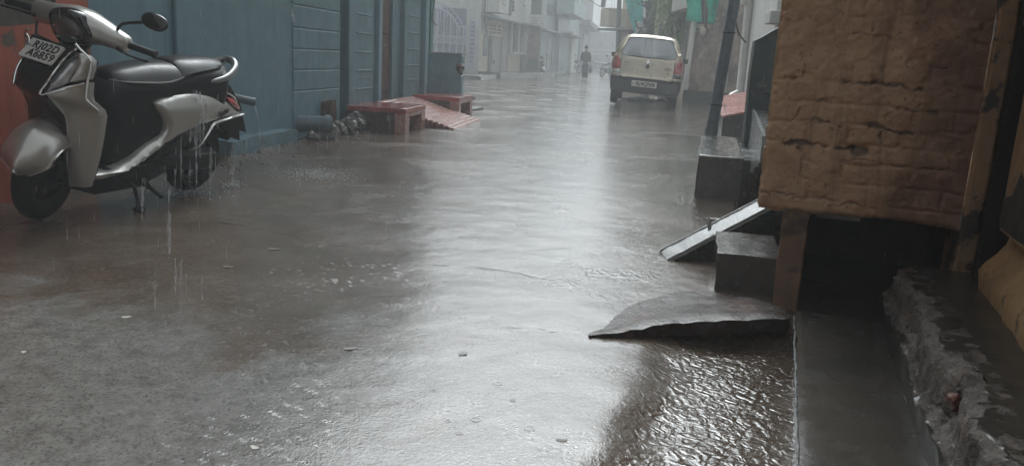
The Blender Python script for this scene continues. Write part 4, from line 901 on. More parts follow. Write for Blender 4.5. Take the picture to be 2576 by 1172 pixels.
# ---- steered parts: front wheel, mudguard, bars
FM = Matrix.Translation((1.015, 0, 0)) @ Matrix.Rotation(R(18), 4, 'Z')
fw = wheel('front_wheel', sc, FM @ Matrix.Translation((.015, 0, .217)), .06)
b = MB(); rings = []
for k in range(15):
    t = k / 14; a = R(116 - 100 * t); rr_ = .262 + .035 * math.sin(math.pi * min(1, t * 1.1)) + .01 * t; w_ = .080 + .045 * math.sin(math.pi * min(1, .18 + t * .62)) - (.095 * max(0, t - .80) / .2)
    cx, cz = .005 + math.cos(a) * rr_, .217 + math.sin(a) * rr_
    row = []
    for j in range(-9, 10):
        s = j / 9; dn = (1 - math.cos(s * 1.35)) * .125 * (.55 + .45 * (1 - t)) + .028 * abs(s) ** 1.2
        row.append(FM @ Vector((cx - math.cos(a) * dn * .75, w_ * math.sin(s * 1.45), cz - math.sin(a) * dn * .75 - dn * .30 + .0 * t)))
    rings.append(row)
b.loft(rings, False, False); mgb = b.build('front_mudguard', M['silver'], sc, ang=70)
md = mgb.modifiers.new('thickness', 'SOLIDIFY'); md.thickness = .006
b = MB(); ed = [rings[k][0] for k in range(4, 15)] + [rings[14][j] for j in range(1, 18)] + [rings[k][-1] for k in range(14, 3, -1)]; b.tube(ed, .0055, 6); b.build('chrome_lip', M['chrome'], mgb)
b = MB()
for s in (-1, 1): b.tube([FM @ Vector((.01, .075 * s, .22)), FM @ Vector((-.02, .07 * s, .40)), FM @ Vector((-.05, .03 * s, .56))], .017, 8)
b.tube([FM @ Vector((-.05, 0, .5)), FM @ Vector((-.09, 0, .86))], .03, 10); b.build('fork', M['black_p'], sc)
b = MB(); b.panel([(-.11, .50), (.11, .50), (.10, .36), (.09, .20), (-.09, .20), (-.10, .36)], lambda u, v, d: Vector((.905, u, v)), .05, back=(.03, 0, 0)); b.build('inner_fender', M['black_p'], sc)
BM_ = Matrix.Translation((.885, .01, .937)) @ Matrix.Rotation(R(17), 4, 'Z') @ Matrix.Rotation(R(-4.5), 4, 'X')
def cst(y, zc, hh, hd_, fx): return [BM_ @ Vector((fx + hd_ * math.copysign(abs(math.cos(a)) ** .8, math.cos(a)), y, zc + hh * math.copysign(abs(math.sin(a)) ** .85, math.sin(a)))) for a in (2 * math.pi * k / 20 for k in range(20))]
b = MB(); b.loft([cst(*s) for s in ((-.235, .018, .040, .034, 0), (-.225, .018, .052, .042, 0), (-.17, .022, .054, .05, .004), (-.12, .026, .056, .06, .010), (-.07, .022, .074, .078, .018), (-.03, .016, .088, .088, .022), (.03, .014, .088, .088, .022), (.07, .018, .074, .080, .018), (.12, .016, .058, .066, .010), (.17, .006, .048, .056, .004), (.22, -.004, .040, .044, 0), (.235, -.006, .028, .032, 0))]); cow = b.build('handlebar_cowl', M['silver'], sc, ang=60)
def hp(px_, py_): return ((px_ - 199) / 505, (88 - py_) / 505)
bez = [hp(*p) for p in ((150, 66), (159, 54), (188, 42), (212, 43), (226, 50), (236, 66), (248, 86), (248, 99), (238, 112), (206, 126), (183, 129), (172, 121), (160, 104), (150, 82))]
bez = [(p.x, p.y) for p in catmull([(a, b_, 0) for a, b_ in bez], 3, True)]
len_ = [hp(*p) for p in ((160, 70), (166, 63), (188, 60), (208, 64), (222, 71), (235, 90), (232, 101), (206, 119), (188, 122), (175, 110), (164, 92))]
len_ = [(p.x, p.y) for p in catmull([(a, b_, 0) for a, b_ in len_], 3, True)]
def hx(u, v, o=0): return BM_ @ Vector((.128 + o - 2.2 * u * u - 1.6 * (v) ** 2 - .22 * v * 0 + .25 * v, u, v + .004))
b = MB(); b.panel(bez, lambda u, v, d: hx(u, v, .012 * min(1, d / .012)), .012, hole=len_, back=BM_.to_3x3() @ Vector((-.06, 0, 0))); hlb = b.build('headlight', M['black_g'], sc, ang=60)
b = MB(); b.panel(len_, lambda u, v, d: hx(u, v, .004 + .006 * min(1, d / .02)), .012); b.build('lens', M['lens'], hlb, ang=180)
b = MB()
for v0 in (-.045, -.02, .006): b.panel([(-.055 - v0 * .2, v0), (.055 + v0 * .2, v0 - .012), (.055 + v0 * .2, v0 - .018), (-.055 - v0 * .2, v0 - .006)], lambda u, v, d: hx(u, v, .0125), .03, back=(-.002, 0, 0))
b.build('reflector_bar', M['chrome'], hlb)
b = MB(); b.tube([BM_ @ Vector((.0, -.225, .018)), BM_ @ Vector((-.02, -.37, .012))], .018, 12); b.tube([BM_ @ Vector((-.02, -.37, .012)), BM_ @ Vector((-.021, -.385, .012))], .021, 12); b.build('grip', M['black_p'], cow)
b = MB(); b.tube([BM_ @ Vector((.0, .225, -.005)), BM_ @ Vector((-.02, .345, -.012))], .017, 12); b.tube([BM_ @ Vector((-.02, .345, -.012)), BM_ @ Vector((-.021, .36, -.013))], .020, 12); b.build('grip', M['black_p'], cow)
b = MB(); b.tube([BM_ @ Vector((.045, .20, -.03)), BM_ @ Vector((.055, .27, -.04)), BM_ @ Vector((.02, .345, -.05))], [.008, .006, .007], 8, sm=3); b.build('brake_lever', M['black_p'], cow)
b = MB(); b.tube([BM_ @ Vector((.045, -.20, .0)), BM_ @ Vector((.055, -.28, .0)), BM_ @ Vector((.02, -.38, -.01))], [.008, .006, .007], 8, sm=3); b.build('brake_lever', M['black_p'], cow)
def mir(pts, c, axis_n, name='mirror'):
    b = MB(); b.tube(pts, [.010, .0075, .0075, .008], 8, sm=3); mm = b.build(name, M['black_p'], cow)
    b = MB(); X0 = M3(c, axis_n[0], axis_n[1]); ring = []
    for k in range(9):
        t = -1 + 2 * k / 8; s = math.sqrt(max(0.0, 1 - t * t)); ring.append([X0 @ Vector((.068 * s * math.copysign(abs(math.cos(a)) ** .8, math.cos(a)), .040 * s * math.sin(a), .016 * t)) for a in (2 * math.pi * q / 20 for q in range(20))])
    b.loft(ring[1:-1]); hs_ = b.build('mirror_head', M['black_g'], mm)
    b = MB(); b.panel([(.06 * math.cos(a), .034 * math.sin(a)) for a in (2 * math.pi * q / 20 for q in range(20))], lambda u, v, d: X0 @ Vector((u, v, -.0155)), .05); b.build('mirror_glass', M['mirror'], mm)
q1, q2, q3, q4 = SL(292, 82, .17), SL(299, 70, .19), SL(312, 60, .22), SL(356, 57, .32)
mir([q1, q2, q3, q4], SL(389, 56, .36), ((-.2, 1, -.18), (-.35, .0, .9)))
c2 = BM_ @ Vector((0, -.15, .06)); mir([c2, c2 + Vector((0, -.005, .03)), c2 + Vector((-.005, -.01, .08)), c2 + Vector((-.01, -.03, .13))], c2 + Vector((-.01, -.07, .17)), ((.2, 1, .1), (-.3, 0, .9)))
b = MB(); b.tube([BM_ @ Vector((.03, -.2, -.03)), Vector((.98, -.16, .86)), Vector((1.0, -.07, .84)), Vector((.95, -.02, .86))], .006, 6, sm=4); b.build('brake_hose', M['cable'], cow)
b = MB(); b.tube([BM_ @ Vector((.0, 0, -.04)), Vector((.93, 0, .80))], [.06, .045], 12); b.build('headstock', M['black_p'], sc)

# ================================================================== the champagne hatchback
cg = (G(1543, 262) + G(1692, 276)) / 2
car = empty('parked_car', (0, 0, 0), 0, 'champagne hatchback seen from behind, parked on the right with wet rear window', 'car')
CM = Matrix.Translation((.40, 17.7, .0)) @ Matrix.Rotation(R(-2), 4, 'Z') @ Matrix.Rotation(R(3.0), 4, 'Y')
car.matrix_world = CM
def yb(z): return float(np.interp(z, [.2, .3, .6, .66, 1.0, 1.08, 1.47, 1.53], [.10, .05, .0, .07, .12, .16, .50, .60]))
prof = [(.60, .30), (.70, .34), (.745, .45), (.765, .62), (.77, .80), (.765, .95), (.745, 1.04), (.685, 1.18), (.615, 1.36), (.575, 1.45), (.52, 1.50), (.40, 1.525), (.2, 1.535), (0, 1.538)]
full = [(-x, z) for x, z in prof] + [(x, z) for x, z in prof[::-1][1:]]
stn = [(0, 1, 1, 0), (.35, 1.0, 1.0, 0), (1.0, 1.0, 1.005, 0), (1.7, 1.0, 1.0, 0), (2.15, 1.0, .99, 0), (2.65, .985, 1.0, .9), (3.05, .95, 1.0, .97), (3.3, .88, .97, 1.0), (3.40, .8, .9, 1.0)]
rings = []
for i, (y, ws, hs_, hood) in enumerate(stn):
    r = []
    for x, z in full:
        zz_ = z; xx = x * ws
        if hood and z > .95:
            zt = 1.0 - .06 * (y - 2.6); zz_ = z * (1 - hood) + hood * (.93 + (z - .95) * .12 * (zt)); xx = x * ws * (1 + hood * (abs(.70 / max(.3, abs(x)) - 1) * .55 if abs(x) > .3 else 0))
        r.append(Vector((xx, y + (yb(z) if i < 2 else 0) * (1 if i == 0 else .5), zz_ * hs_ if z > 1 else zz_)))
    rings.append(r)
n = len(full)
wtop = [k for k, (x, z) in enumerate(full) if z > 1.05]
b = MB(); b.loft(rings, True, False, skip=lambda a, i: a == 4 and i in wtop and i + 1 in wtop and full[i][1] > 1.17 and full[i + 1][1] > 1.17)
b.face(rings[-1])
body = b.build('body', M['car'], car, ang=40)
rw_ = [(-.425, 1.455), (-.48, 1.42), (-.545, 1.28), (-.605, 1.165), (-.605, 1.125), (-.57, 1.085), (-.49, 1.055), (.49, 1.055), (.57, 1.085), (.605, 1.125), (.605, 1.165), (.545, 1.28), (.48, 1.42), (.425, 1.455), (.3, 1.465), (-.3, 1.465)]
rw_ = [(p.x, p.y) for p in catmull([(a, b_, 0) for a, b_ in rw_], 2, True)]
def rear(x, z, o=0.0): return Vector((x, yb(z) + .16 * (abs(x) / .77) ** 3.2 * (1 if z > .3 else .8) - .02 - o, z))
hat = [(-x, z) for x, z in prof if z >= .6] + [(x, z) for x, z in prof[::-1][1:] if z >= .6]
for r in rings[0]: pass
b = MB(); b.panel([(x * .999, z) for x, z in hat], lambda u, v, d: rear(u, v) if d > .02 else Vector((u, yb(v) + .16 * (abs(u) / .77) ** 3.2 * (d / .02) - .02 * (d / .02), v)), .05, hole=rw_); b.build('rear_body', M['car'], car, ang=40)
hd = [(-.572, 1.0), (-.56, .64), (-.52, .60), (.52, .60), (.56, .64), (.572, 1.0), (.62, 1.05), (.665, 1.14), (.60, 1.32), (.53, 1.455), (.46, 1.50), (-.46, 1.50), (-.53, 1.455), (-.60, 1.32), (-.665, 1.14), (-.62, 1.05)]
b = MB(); b.panel(hd, lambda u, v, d: rear(u, v, .012 * min(1, d / .02) + (.006 * (1 if .60 < v < .80 else 0) if abs(u) < .55 else 0)), .035, hole=[(x * 1.005, z + (.003 if z > 1.2 else -.003)) for x, z in rw_]); hatch = b.build('hatch_door', M['car'], car, ang=40)
b = MB(); b.tube([rear(x, z, .006) for x, z in rw_], .012, 6, closed=True); b.build('window_seal', M['black_p'], hatch)
b = MB(); b.panel(rw_, lambda u, v, d: rear(u, v, .002), .06); b.build('rear_window', M['glass'], hatch, ang=180)
gap = [(-.575, 1.0), (-.563, .64), (-.525, .595), (.525, .595), (.563, .64), (.575, 1.0)]
b = MB(); b.tube([rear(x, z, .003) for x, z in [(p.x, p.y) for p in catmull([(a, c, 0) for a, c in gap], 5)]], .009, 5); b.build('shut_line', M['black_p'], hatch)
b = MB(); b.tube([rear(x, .805 - .0 * x, .018) for x in np.linspace(-.54, .54, 24)], .005, 5); b.build('crease', M['car'], hatch)
for s in (-1, 1):
    tl_ = [(.605, .66), (.765, .62), (.772, .72), (.768, .95), (.745, 1.04), (.715, 1.05), (.66, 1.0), (.62, .92), (.605, .80)]
    def tlf(lo, hi, o): 
        return [(s * x, z) for x, z in tl_ if lo <= z <= hi]
    def lampfn(o): return lambda u, v, d: Vector((u, rear(u, v).y - .012 * min(1, d / .015) - o + (.03 if abs(u) > .75 else 0), v))
    b = MB(); b.panel([(s * .575, .76), (s * .775, .74), (s * .778, .95), (s * .755, 1.045), (s * .70, 1.06), (s * .635, 1.01), (s * .59, .93)], lampfn(.012), .03, back=(0, .05, 0)); t_ = b.build('tail_light', M['red_l'], car)
    b = MB(); b.panel([(s * .57, .665), (s * .775, .64), (s * .776, .735), (s * .573, .755)], lampfn(.012), .03, back=(0, .05, 0)); b.build('reversing_lens', M['lens_c'] if s < 0 else M['bumper'], t_)
    b = MB(); b.panel([(s * .61, .60), (s * .77, .59), (s * .772, .63), (s * .61, .655)], lampfn(.004), .03, back=(0, .05, 0)); b.build('bumper_cap', M['trim'], car)
bp = [(-.76, .60), (-.60, .60), (-.56, .585), (.56, .585), (.60, .60), (.76, .60), (.765, .45), (.74, .30), (.70, .27), (-.70, .27), (-.74, .30), (-.765, .45)]
b = MB(); b.panel(bp, lambda u, v, d: Vector((u, .02 + .18 * (abs(u) / .77) ** 3 - .07 * math.sqrt(max(0, 1 - (1 - min(1, d / .05)) ** 2)), v)), .04, back=(0, .35, 0)); bmp = b.build('bumper', M['bumper'], car)
b = MB(); b.tube([Vector((x, -.035 + .18 * (abs(x) / .77) ** 3, .405)) for x in np.linspace(-.68, -.36, 10)], .012, 6); b.build('bumper_strip', M['trim'], bmp)
pM2 = Matrix.Translation((-.02, -.062, .485)) @ Matrix.Rotation(R(90), 4, 'X')
b = MB(); b.box(-.27, .27, -.062, .062, -.012, .0, pM2); np2 = b.build('number_plate', M['plate'], car, bevel=.004)
text_part('lettering', 'RJ14CJ7658', .105, M['ink'], np2, pM2 @ Matrix.Translation((.025, 0, .002)), .001, 0, 1.0, .80, bold=.003)
text_part('lettering', 'IND', .03, M['ink2'], np2, pM2 @ Matrix.Translation((-.235, 0, .002)), .001)
def onrear(x, z, o=.02): return Matrix.Translation(rear(x, z, o)) @ Matrix.Rotation(R(90 - 9), 4, 'X')
for x, z, s_, sz in ((-.45, .845, 'MARUTI', .046), (.44, .845, 'ALTO', .055), (.45, .745, 'LX', .045)):
    text_part('lettering', s_, sz, M['trim'] if x < 0 else M['ink'], hatch, onrear(x, z, .022), .002, .15, 1.05, bold=.001)
b = MB(); X0 = onrear(0, .965, .02)
for sg in (1, -1):
    pts = [(-.035, .010), (.0, .045), (.035, .016), (.018, .006), (.0, .022), (-.014, .010), (.022, -.020), (.010, -.030)]
    b.panel([(x * sg, z * sg) for x, z in pts], lambda u, v, d: X0 @ Vector((u, v, .004 if d > .003 else 0)), .02)
b.build('emblem', M['chrome'], hatch)
b = MB(); X0 = onrear(0, .865, .016); b.lathe([(.045, 0), (.045, .01), (.038, .014), (.012, .012), (0, .016)], X0 @ Vector((0, 0, 0)), (X0.to_3x3() @ Vector((0, 0, 1))), 20); b.build('lock', M['black_g'], hatch)
for sx in (-1, 1):
    for y_ in (.52, 2.85):
        b = MB(); pr = [(.19 + .07 * math.copysign(abs(math.cos(a)) ** .6, math.cos(a)), .085 * math.copysign(abs(math.sin(a)) ** .6, math.sin(a))) for a in (2 * math.pi * k / 14 for k in range(14))]
        b.lathe(pr, (sx * .645, y_, .255), (1, 0, 0), 28, closed=True); wl_ = b.build('wheel', M['tyre'], car)
        b = MB(); b.lathe([(0, .0), (.05, .02), (.13, .015), (.185, .03), (.185, -.06), (0, -.06)], (sx * .68, y_, .255), (sx, 0, 0), 20); b.build('rim', M['steel'], wl_)
b = MB(); b.box(-.55, .55, .5, 3.1, .30, .36); b.build('underbody', M['bumper'], car)
b = MB(); b.tube([(.32, .02, .24), (.32, .5, .24)], .025, 8); b.build('exhaust_pipe', M['steel'], car)
for sx in (-.34, .34):
    b = MB(); b.loft([[Vector((sx + x, y, z)) for x, y in ((-.24, 1.72), (.24, 1.72), (.24, 1.90), (-.24, 1.90))] for z in (.5, 1.02)]); b.loft([[Vector((sx + x * w_, y, z)) for x, y in ((-.12, 1.80), (.12, 1.80), (.12, 1.9), (-.12, 1.9))] for z, w_ in ((1.02, .8), (1.06, 1), (1.22, 1), (1.27, .7))]); b.build('front_seat', M['seat_c'], car, bevel=.03)
b = MB(); b.box(-.62, .62, .95, 1.12, .5, 1.0); b.build('rear_seat', M['seat_c'], car, bevel=.04)
b = MB(); b.box(-.66, .66, .2, .95, .92, .95); b.build('parcel_shelf', M['seat_c'], car, bevel=.01)
b = MB(); b.box(-.66, .66, 2.5, 2.8, .6, 1.02); b.build('dashboard', M['black_p'], car, bevel=.03)
for s in (-1, 1):
    b = MB(); 
    for (ya, yb2) in ((.62, 1.42), (1.50, 2.35)):
        xa_, xb_ = .742 + .012, .60 + .012
        b.panel([(ya, 1.06), (yb2 + .05, 1.06), (yb2 - .18 if yb2 > 2 else yb2, 1.42), (ya + (.2 if ya < 1 else 0), 1.42)], lambda u, v, d: Vector((s * float(np.interp(v, [1.04, 1.18, 1.36, 1.45], [.745, .685, .615, .575])) + s * .004, u, v)), .1)
    b.build('side_window', M['window'], car)
    b = MB(); b.loft([[Vector((s * (.80 + dx), 2.3, z)) for dx, z in ((-.05, 1.0), (.12, 1.02), (.12, 1.12), (-.02, 1.12))], [Vector((s * (.80 + dx), 2.38, z)) for dx, z in ((-.05, 1.02), (.10, 1.03), (.10, 1.11), (-.02, 1.11))]]); b.build('wing_mirror', M['black_p'], car)
# debris on the road seen below the car
for k, (x, y, sx, sy, sz) in enumerate(((.22, 20.6, .3, .25, .07), (.55, 20.3, .3, .25, .06), (.88, 20.9, .28, .3, .08))):
    b = MB(); bmesh.ops.create_icosphere(b.bm, subdivisions=3, radius=1); b.xf(Matrix.Translation((x, y, .02)) @ Matrix.Diagonal((sx, sy, sz, 1))); b.rough(.06, 5, k + 2)
    tag(b.build('rubble_stone', M['conc_p'], None, ang=45), 'pale lump of rubble on the road beyond the underside of the parked car', 'stone', 'rubble lumps beyond the car')

# ================================================================== the person walking away in the rain
def skin_body(name, verts, edges, rad, mat, parent, sub=2):
    me = bpy.data.meshes.new(name); me.from_pydata(verts, edges, []); o = bpy.data.objects.new(name, me); COL.objects.link(o)
    bm = bmesh.new(); bm.from_mesh(me); ly = bm.verts.layers.skin.verify()
    for v, r in zip(bm.verts, rad): v[ly].radius = (r, r * .9) if isinstance(r, float) else r; 
    bm.verts.ensure_lookup_table(); bm.verts[0][ly].use_root = True; bm.to_mesh(me); bm.free()
    o.modifiers.new('skin', 'SKIN').use_smooth_shade = True; s = o.modifiers.new('sub', 'SUBSURF'); s.levels = s.render_levels = sub
    dg = bpy.context.evaluated_depsgraph_get(); m2 = bpy.data.meshes.new_from_object(o.evaluated_get(dg)); o.modifiers.clear(); o.data = m2; m2.name = name
    m2.materials.clear(); m2.materials.append(mat); o.parent = parent
    m2.polygons.foreach_set('use_smooth', [True] * len(m2.polygons)); return o
pg_ = G(1470, 202)
per = empty('person', pg_, R(8), 'person in dark clothes walking away through the rain with a bag in hand', 'person'); per.scale = (.97,) * 3
V_ = [(0, 0, .86), (0, .0, 1.0), (0, .01, 1.16), (0, .02, 1.32), (0, .03, 1.42), (0, .05, 1.50), (0, .06, 1.58), (0, .06, 1.66)]
E_ = [(k, k + 1) for k in range(7)]; r_b = [(.15, .11), (.135, .10), (.15, .105), (.155, .10), (.06, .058), (.055, .055), (.078, .09), (.06, .07)]
def chain(start, pts, rs):
    for p, r in zip(pts, rs):
        V_.append(p); E_.append((start, len(V_) - 1)); start = len(V_) - 1; r_b.append(float(r) if not isinstance(r, tuple) else r)
    return start
for s, wr in ((-1, (-.225, .11, .90)), (1, (.235, -.03, .86))):
    a = chain(3, [(s * .18, .02, 1.34), (s * .225, (wr[1]) * .3 - .04, 1.10), wr, (wr[0] + s * .004, wr[1] + .03, wr[2] - .09)], [.058, .046, .034, .032])
    for q, (dx, l_f) in enumerate(((-.024, .075), (-.008, .085), (.008, .08), (.024, .065))):
        p0 = Vector(wr) + Vector((dx * .3, .03 + dx, -.095)); chain(a, [tuple(p0 + Vector((0, .004, -.015))), tuple(p0 + Vector((-s * .008, .008, -l_f * .55))), tuple(p0 + Vector((-s * .025, .006, -l_f)))], [.010, .009, .008])
    chain(a - 0, [tuple(Vector(wr) + Vector((-s * .01, .055, -.07))), tuple(Vector(wr) + Vector((-s * .02, .07, -.11)))], [.011, .009])
for s, kn, an in ((-1, (-.075, .14, .47), (-.06, .06, .09)), (1, (.075, -.02, .45), (.06, -.22, .10))):
    chain(0, [(s * .09, .0, .80), kn, an, (an[0] + s * .01, an[1] + .16, .035 if s < 0 else .04)], [.095, .062, .042, (.045, .03)])
body_ = skin_body('body', V_, E_, r_b, M['skin'], per)
sv = [(0, 0, .84), (0, 0, 1.0), (0, .01, 1.16), (0, .02, 1.30), (0, .03, 1.41)]; se = [(0, 1), (1, 2), (2, 3), (3, 4)]; sr = [(.195, .14), (.185, .13), (.20, .135), (.20, .125), (.085, .08)]
for s, wr in ((-1, (-.225, .10, .94)), (1, (.235, -.03, .90))):
    k = len(sv); sv += [(s * .175, .02, 1.335), (s * .225, wr[1] * .3 - .04, 1.10), wr]; se += [(3, k), (k, k + 1), (k + 1, k + 2)]; sr += [.085, .075, .062]
skin_body('shirt', sv, se, sr, M['shirt'], per)
tv = [(0, 0, .93), (0, 0, .84)]; te = [(0, 1)]; tr = [(.185, .13), (.19, .135)]
for s, kn, an in ((-1, (-.075, .14, .47), (-.06, .065, .10)), (1, (.075, -.02, .45), (.06, -.21, .115))):
    k = len(tv); tv += [(s * .09, .0, .78), kn, an]; te += [(1, k), (k, k + 1), (k + 1, k + 2)]; tr += [.13, .105, .09]
skin_body('trousers', tv, te, tr, M['trouser'], per)
b = MB(); bmesh.ops.create_icosphere(b.bm, subdivisions=3, radius=1); b.xf(Matrix.Translation((0, .05, 1.645)) @ Matrix.Diagonal((.092, .105, .10, 1))); b.rough(.008, 30, 2); b.build('hair', M['hair'], per)
for s in (-1, 1):
    b = MB(); bmesh.ops.create_icosphere(b.bm, subdivisions=2, radius=1); b.xf(Matrix.Translation((s * .088, .06, 1.60)) @ Matrix.Diagonal((.014, .022, .032, 1))); b.build('ear', M['skin'], per)
b = MB(); b.loft([[Vector((.26 + x * w_, -.01 + y * w_ * 1.5, z)) for x, y in ((-.05, -.11), (.05, -.11), (.07, 0), (.05, .11), (-.05, .11), (-.07, 0))] for z, w_ in ((.36, .7), (.42, 1.05), (.56, 1.0), (.66, .7))]); b.tube([(.26, -.09, .66), (.24, -.03, .775), (.24, .03, .775), (.26, .09, .66)], .009, 6, sm=3)
bag_ = b.build('bag', M['bag'], None, bevel=.02); bag_.location = pg_; bag_.rotation_euler.z = R(8); tag(bag_, 'dark cloth bag hanging from the right hand of the walking person', 'bag')

# ================================================================== more two-wheelers down the street
def place(o, px_, py_, rz, lean, s=1.0, lab=None):
    g = G(px_, py_); o.matrix_world = Matrix.Translation((g.x, g.y, .0)) @ Matrix.Rotation(rz, 4, 'Z') @ Matrix.Rotation(lean, 4, 'X') @ Matrix.Scale(s, 4)
    if lab: o['label'] = lab
s2 = copy_tree(sc); place(s2, 1356, 191, R(-75), R(6), 1.05, 'distant silver scooter parked against the dark pole of the cream house')
mc = empty('motorcycle', (0, 0, 0), 0, 'small dark motorcycle with one mirror, parked just left of the champagne car', 'motorcycle')
for nm, x_ in (('front_wheel', .62), ('rear_wheel', -.62)):
    b = MB(); b.lathe([(.26 + .04 * math.cos(a), .04 * math.sin(a)) for a in (2 * math.pi * k / 10 for k in range(10))], (x_, 0, .30), (0, 1, 0), 28, closed=True); ww = b.build(nm, M['tyre'], mc)
    b = MB()
    for k in range(6): a = math.pi * k / 6; b.tube([(x_ - .25 * math.cos(a), 0, .3 - .25 * math.sin(a)), (x_ + .25 * math.cos(a), 0, .3 + .25 * math.sin(a))], .008, 5)
    b.lathe([(0, -.06), (.05, -.05), (.05, .05), (0, .06)], (x_, 0, .3), (0, 1, 0), 12); b.build('rim', M['steel'], ww)
    b = MB(); b.loft([[Vector((x_ + .33 * math.cos(a), y, .30 + .33 * math.sin(a))) for y in (-.06, 0, .06)] for a in (R(20 + 12 * k) for k in range(12))], False, False); o = b.build('mudguard', M['black_g'], mc); o.modifiers.new('s', 'SOLIDIFY').thickness = .008
b = MB(); b.tube([(.62, .08, .30), (.50, .08, .68), (.42, .08, .98)], .022, 8); b.tube([(.62, -.08, .30), (.50, -.08, .68), (.42, -.08, .98)], .022, 8); b.build('fork', M['steel'], mc)
b = MB(); b.tube([(.42, 0, .9), (.1, 0, .55), (-.2, 0, .35), (-.3, 0, .7), (-.65, 0, .75)], .025, 8); b.tube([(-.2, .07, .33), (-.62, .09, .30)], .02, 6); b.build('frame', M['black_p'], mc)
b = MB(); b.loft([[Vector((x, w_ * math.cos(a), z + h_ * math.sin(a))) for a in (2 * math.pi * k / 12 for k in range(12))] for x, z, w_, h_ in ((.34, .88, .05, .06), (.25, .88, .13, .10), (.05, .85, .14, .11), (-.12, .80, .08, .07))]); b.build('fuel_tank', M['black_g'], mc)
b = MB(); b.loft([[Vector((x, w_ * math.cos(a), z + .05 * math.sin(a))) for a in (2 * math.pi * k / 12 for k in range(12))] for x, z, w_ in ((-.08, .80, .08), (-.3, .80, .13), (-.65, .84, .12), (-.78, .87, .06))]); b.build('seat', M['seat'], mc)
b = MB(); b.box(-.12, .22, -.12, .12, .28, .56); b.build('engine', M['steel'], mc, bevel=.04)
b = MB(); b.tube([(.36, .36, 1.03), (.40, .2, 1.06), (.42, 0, 1.0), (.40, -.2, 1.06), (.36, -.36, 1.03)], .014, 8, sm=3); b.build('handlebar', M['black_p'], mc)
b = MB(); b.lathe([(0, -.08), (.07, -.07), (.095, 0), (.09, .02), (0, .03)], (.50, 0, .92), (1, 0, -.1), 16); hl = b.build('headlight', M['black_g'], mc); b = MB(); b.lathe([(.085, .021), (.06, .034), (0, .04)], (.50, 0, .92), (1, 0, -.1), 16); b.build('lens', M['lens_c'], hl)
for s in (-1, 1):
    b = MB(); b.tube([(.38, s * .24, 1.05), (.36, s * .3, 1.16), (.34, s * .33, 1.24)], .007, 6); mm = b.build('mirror', M['black_p'], mc)
    b = MB(); bmesh.ops.create_icosphere(b.bm, subdivisions=2, radius=1); b.xf(Matrix.Translation((.34, s * .36, 1.28)) @ Matrix.Diagonal((.02, .08, .055, 1))); b.build('mirror_head', M['black_g'], mm)
b = MB(); b.tube([(0, -.1, .3), (-.2, -.15, .26), (-.75, -.17, .33)], [.025, .035, .045], 10); b.build('exhaust', M['chrome'], mc)
b = MB(); b.box(-.82, -.76, -.05, .05, .70, .78); b.build('tail_light', M['red_l'], mc, bevel=.01)
place(mc, 1524, 196, R(-62), R(-8), .98)
m2 = copy_tree(mc); place(m2, 1441, 184, R(-40), R(-8), 1.0, 'dim dark motorcycle parked by the far wall left of the walking person')
m3 = copy_tree(mc); place(m3, 1500, 181, R(200), R(-8), 1.0, 'faint dark motorcycle in the haze just right of the walking person')

# ================================================================== houses and walls down the street
class Facade:
    """a house front whose features were surveyed from the photograph onto one upright plane"""
    def __init__(s, A, B): s.A = Vector((A[0], A[1], 0)); d = Vector((B[0] - A[0], B[1] - A[1], 0)); s.len = d.length; s.u = d.normalized(); s.n = Vector((s.u.y, -s.u.x, 0))
    def at(s, px_, py_, out=0):
        d = ray(px_, py_); o = Vector((0, 0, CH)); a = s.A + s.n * out; t = (a - o).dot(s.n) / d.dot(s.n); p = o + d * t; return (p - a).dot(s.u), p.z
    def box(s, b, u0, u1, z0, z1, d0, d1):
        P = lambda u, d, z: s.A + s.u * u + s.n * d + Vector((0, 0, z))
        return b.hexa([P(u0, d1, z0), P(u1, d1, z0), P(u1, d0, z0), P(u0, d0, z0)], [P(u0, d1, z1), P(u1, d1, z1), P(u1, d0, z1), P(u0, d0, z1)])
    def px(s, b, x0, y0, x1, y1, d0, d1):
        xm, ym = (x0 + x1) / 2, (y0 + y1) / 2
        return s.box(b, s.at(x0, ym)[0], s.at(x1, ym)[0], s.at(xm, y1)[1], s.at(xm, y0)[1], d0, d1)
def part(fc, name, mat, parent, *a, bevel=0.0, **k):
    b = MB(); fc.px(b, *a); return b.build(name, mat, parent, bevel=bevel)
# ---- gate
gf = Facade((onY(1062, 150, 33).x, 33), (onY(1212, 150, 33).x, 33.4))
gt = empty('iron_gate', (0, 0, 0), 0, 'arched pale lavender iron gate with lattice band between the blue house and cream house', 'gate')
part(gf, 'sheet_panel', M['iron_d'], gt, 1064, 20, 1172, 166, -.03, -.005)
b = MB()
for x in (1064, 1085, 1096, 1100, 1116, 1132, 1148, 1164): 
    top_ = float(np.interp(x, [1064, 1096, 1120, 1150, 1160], [20, 19, 28, 66, 66]))
    gf.px(b, x - 1.6, top_, x + 1.6, 175, -.005, .05)
for y in (66 + 0,): gf.px(b, 1152, 66, 1180, 70, -.005, .055)
for y in (91, 107, 160, 172): gf.px(b, 1064, y, 1182, y + 3.2, -.005, .055)
b.build('bars', M['iron'], gt)
def pol(fc, pts, d, r, n=6, sm=3):
    b = MB(); q = []
    for x, y in pts:
        u, z = fc.at(x, y); q.append(fc.A + fc.u * u + fc.n * d + Vector((0, 0, z)))
    b.tube(q, r, n, sm=sm); return b
pol(gf, [(1064, 19), (1096, 20), (1118, 28), (1135, 42), (1146, 56), (1152, 68)], .03, .05).build('arch', M['iron'], gt)
pol(gf, [(1064, 5), (1096, 6), (1125, 16), (1145, 34), (1157, 52), (1162, 62)], .03, .03).build('outer_arch', M['iron'], gt)
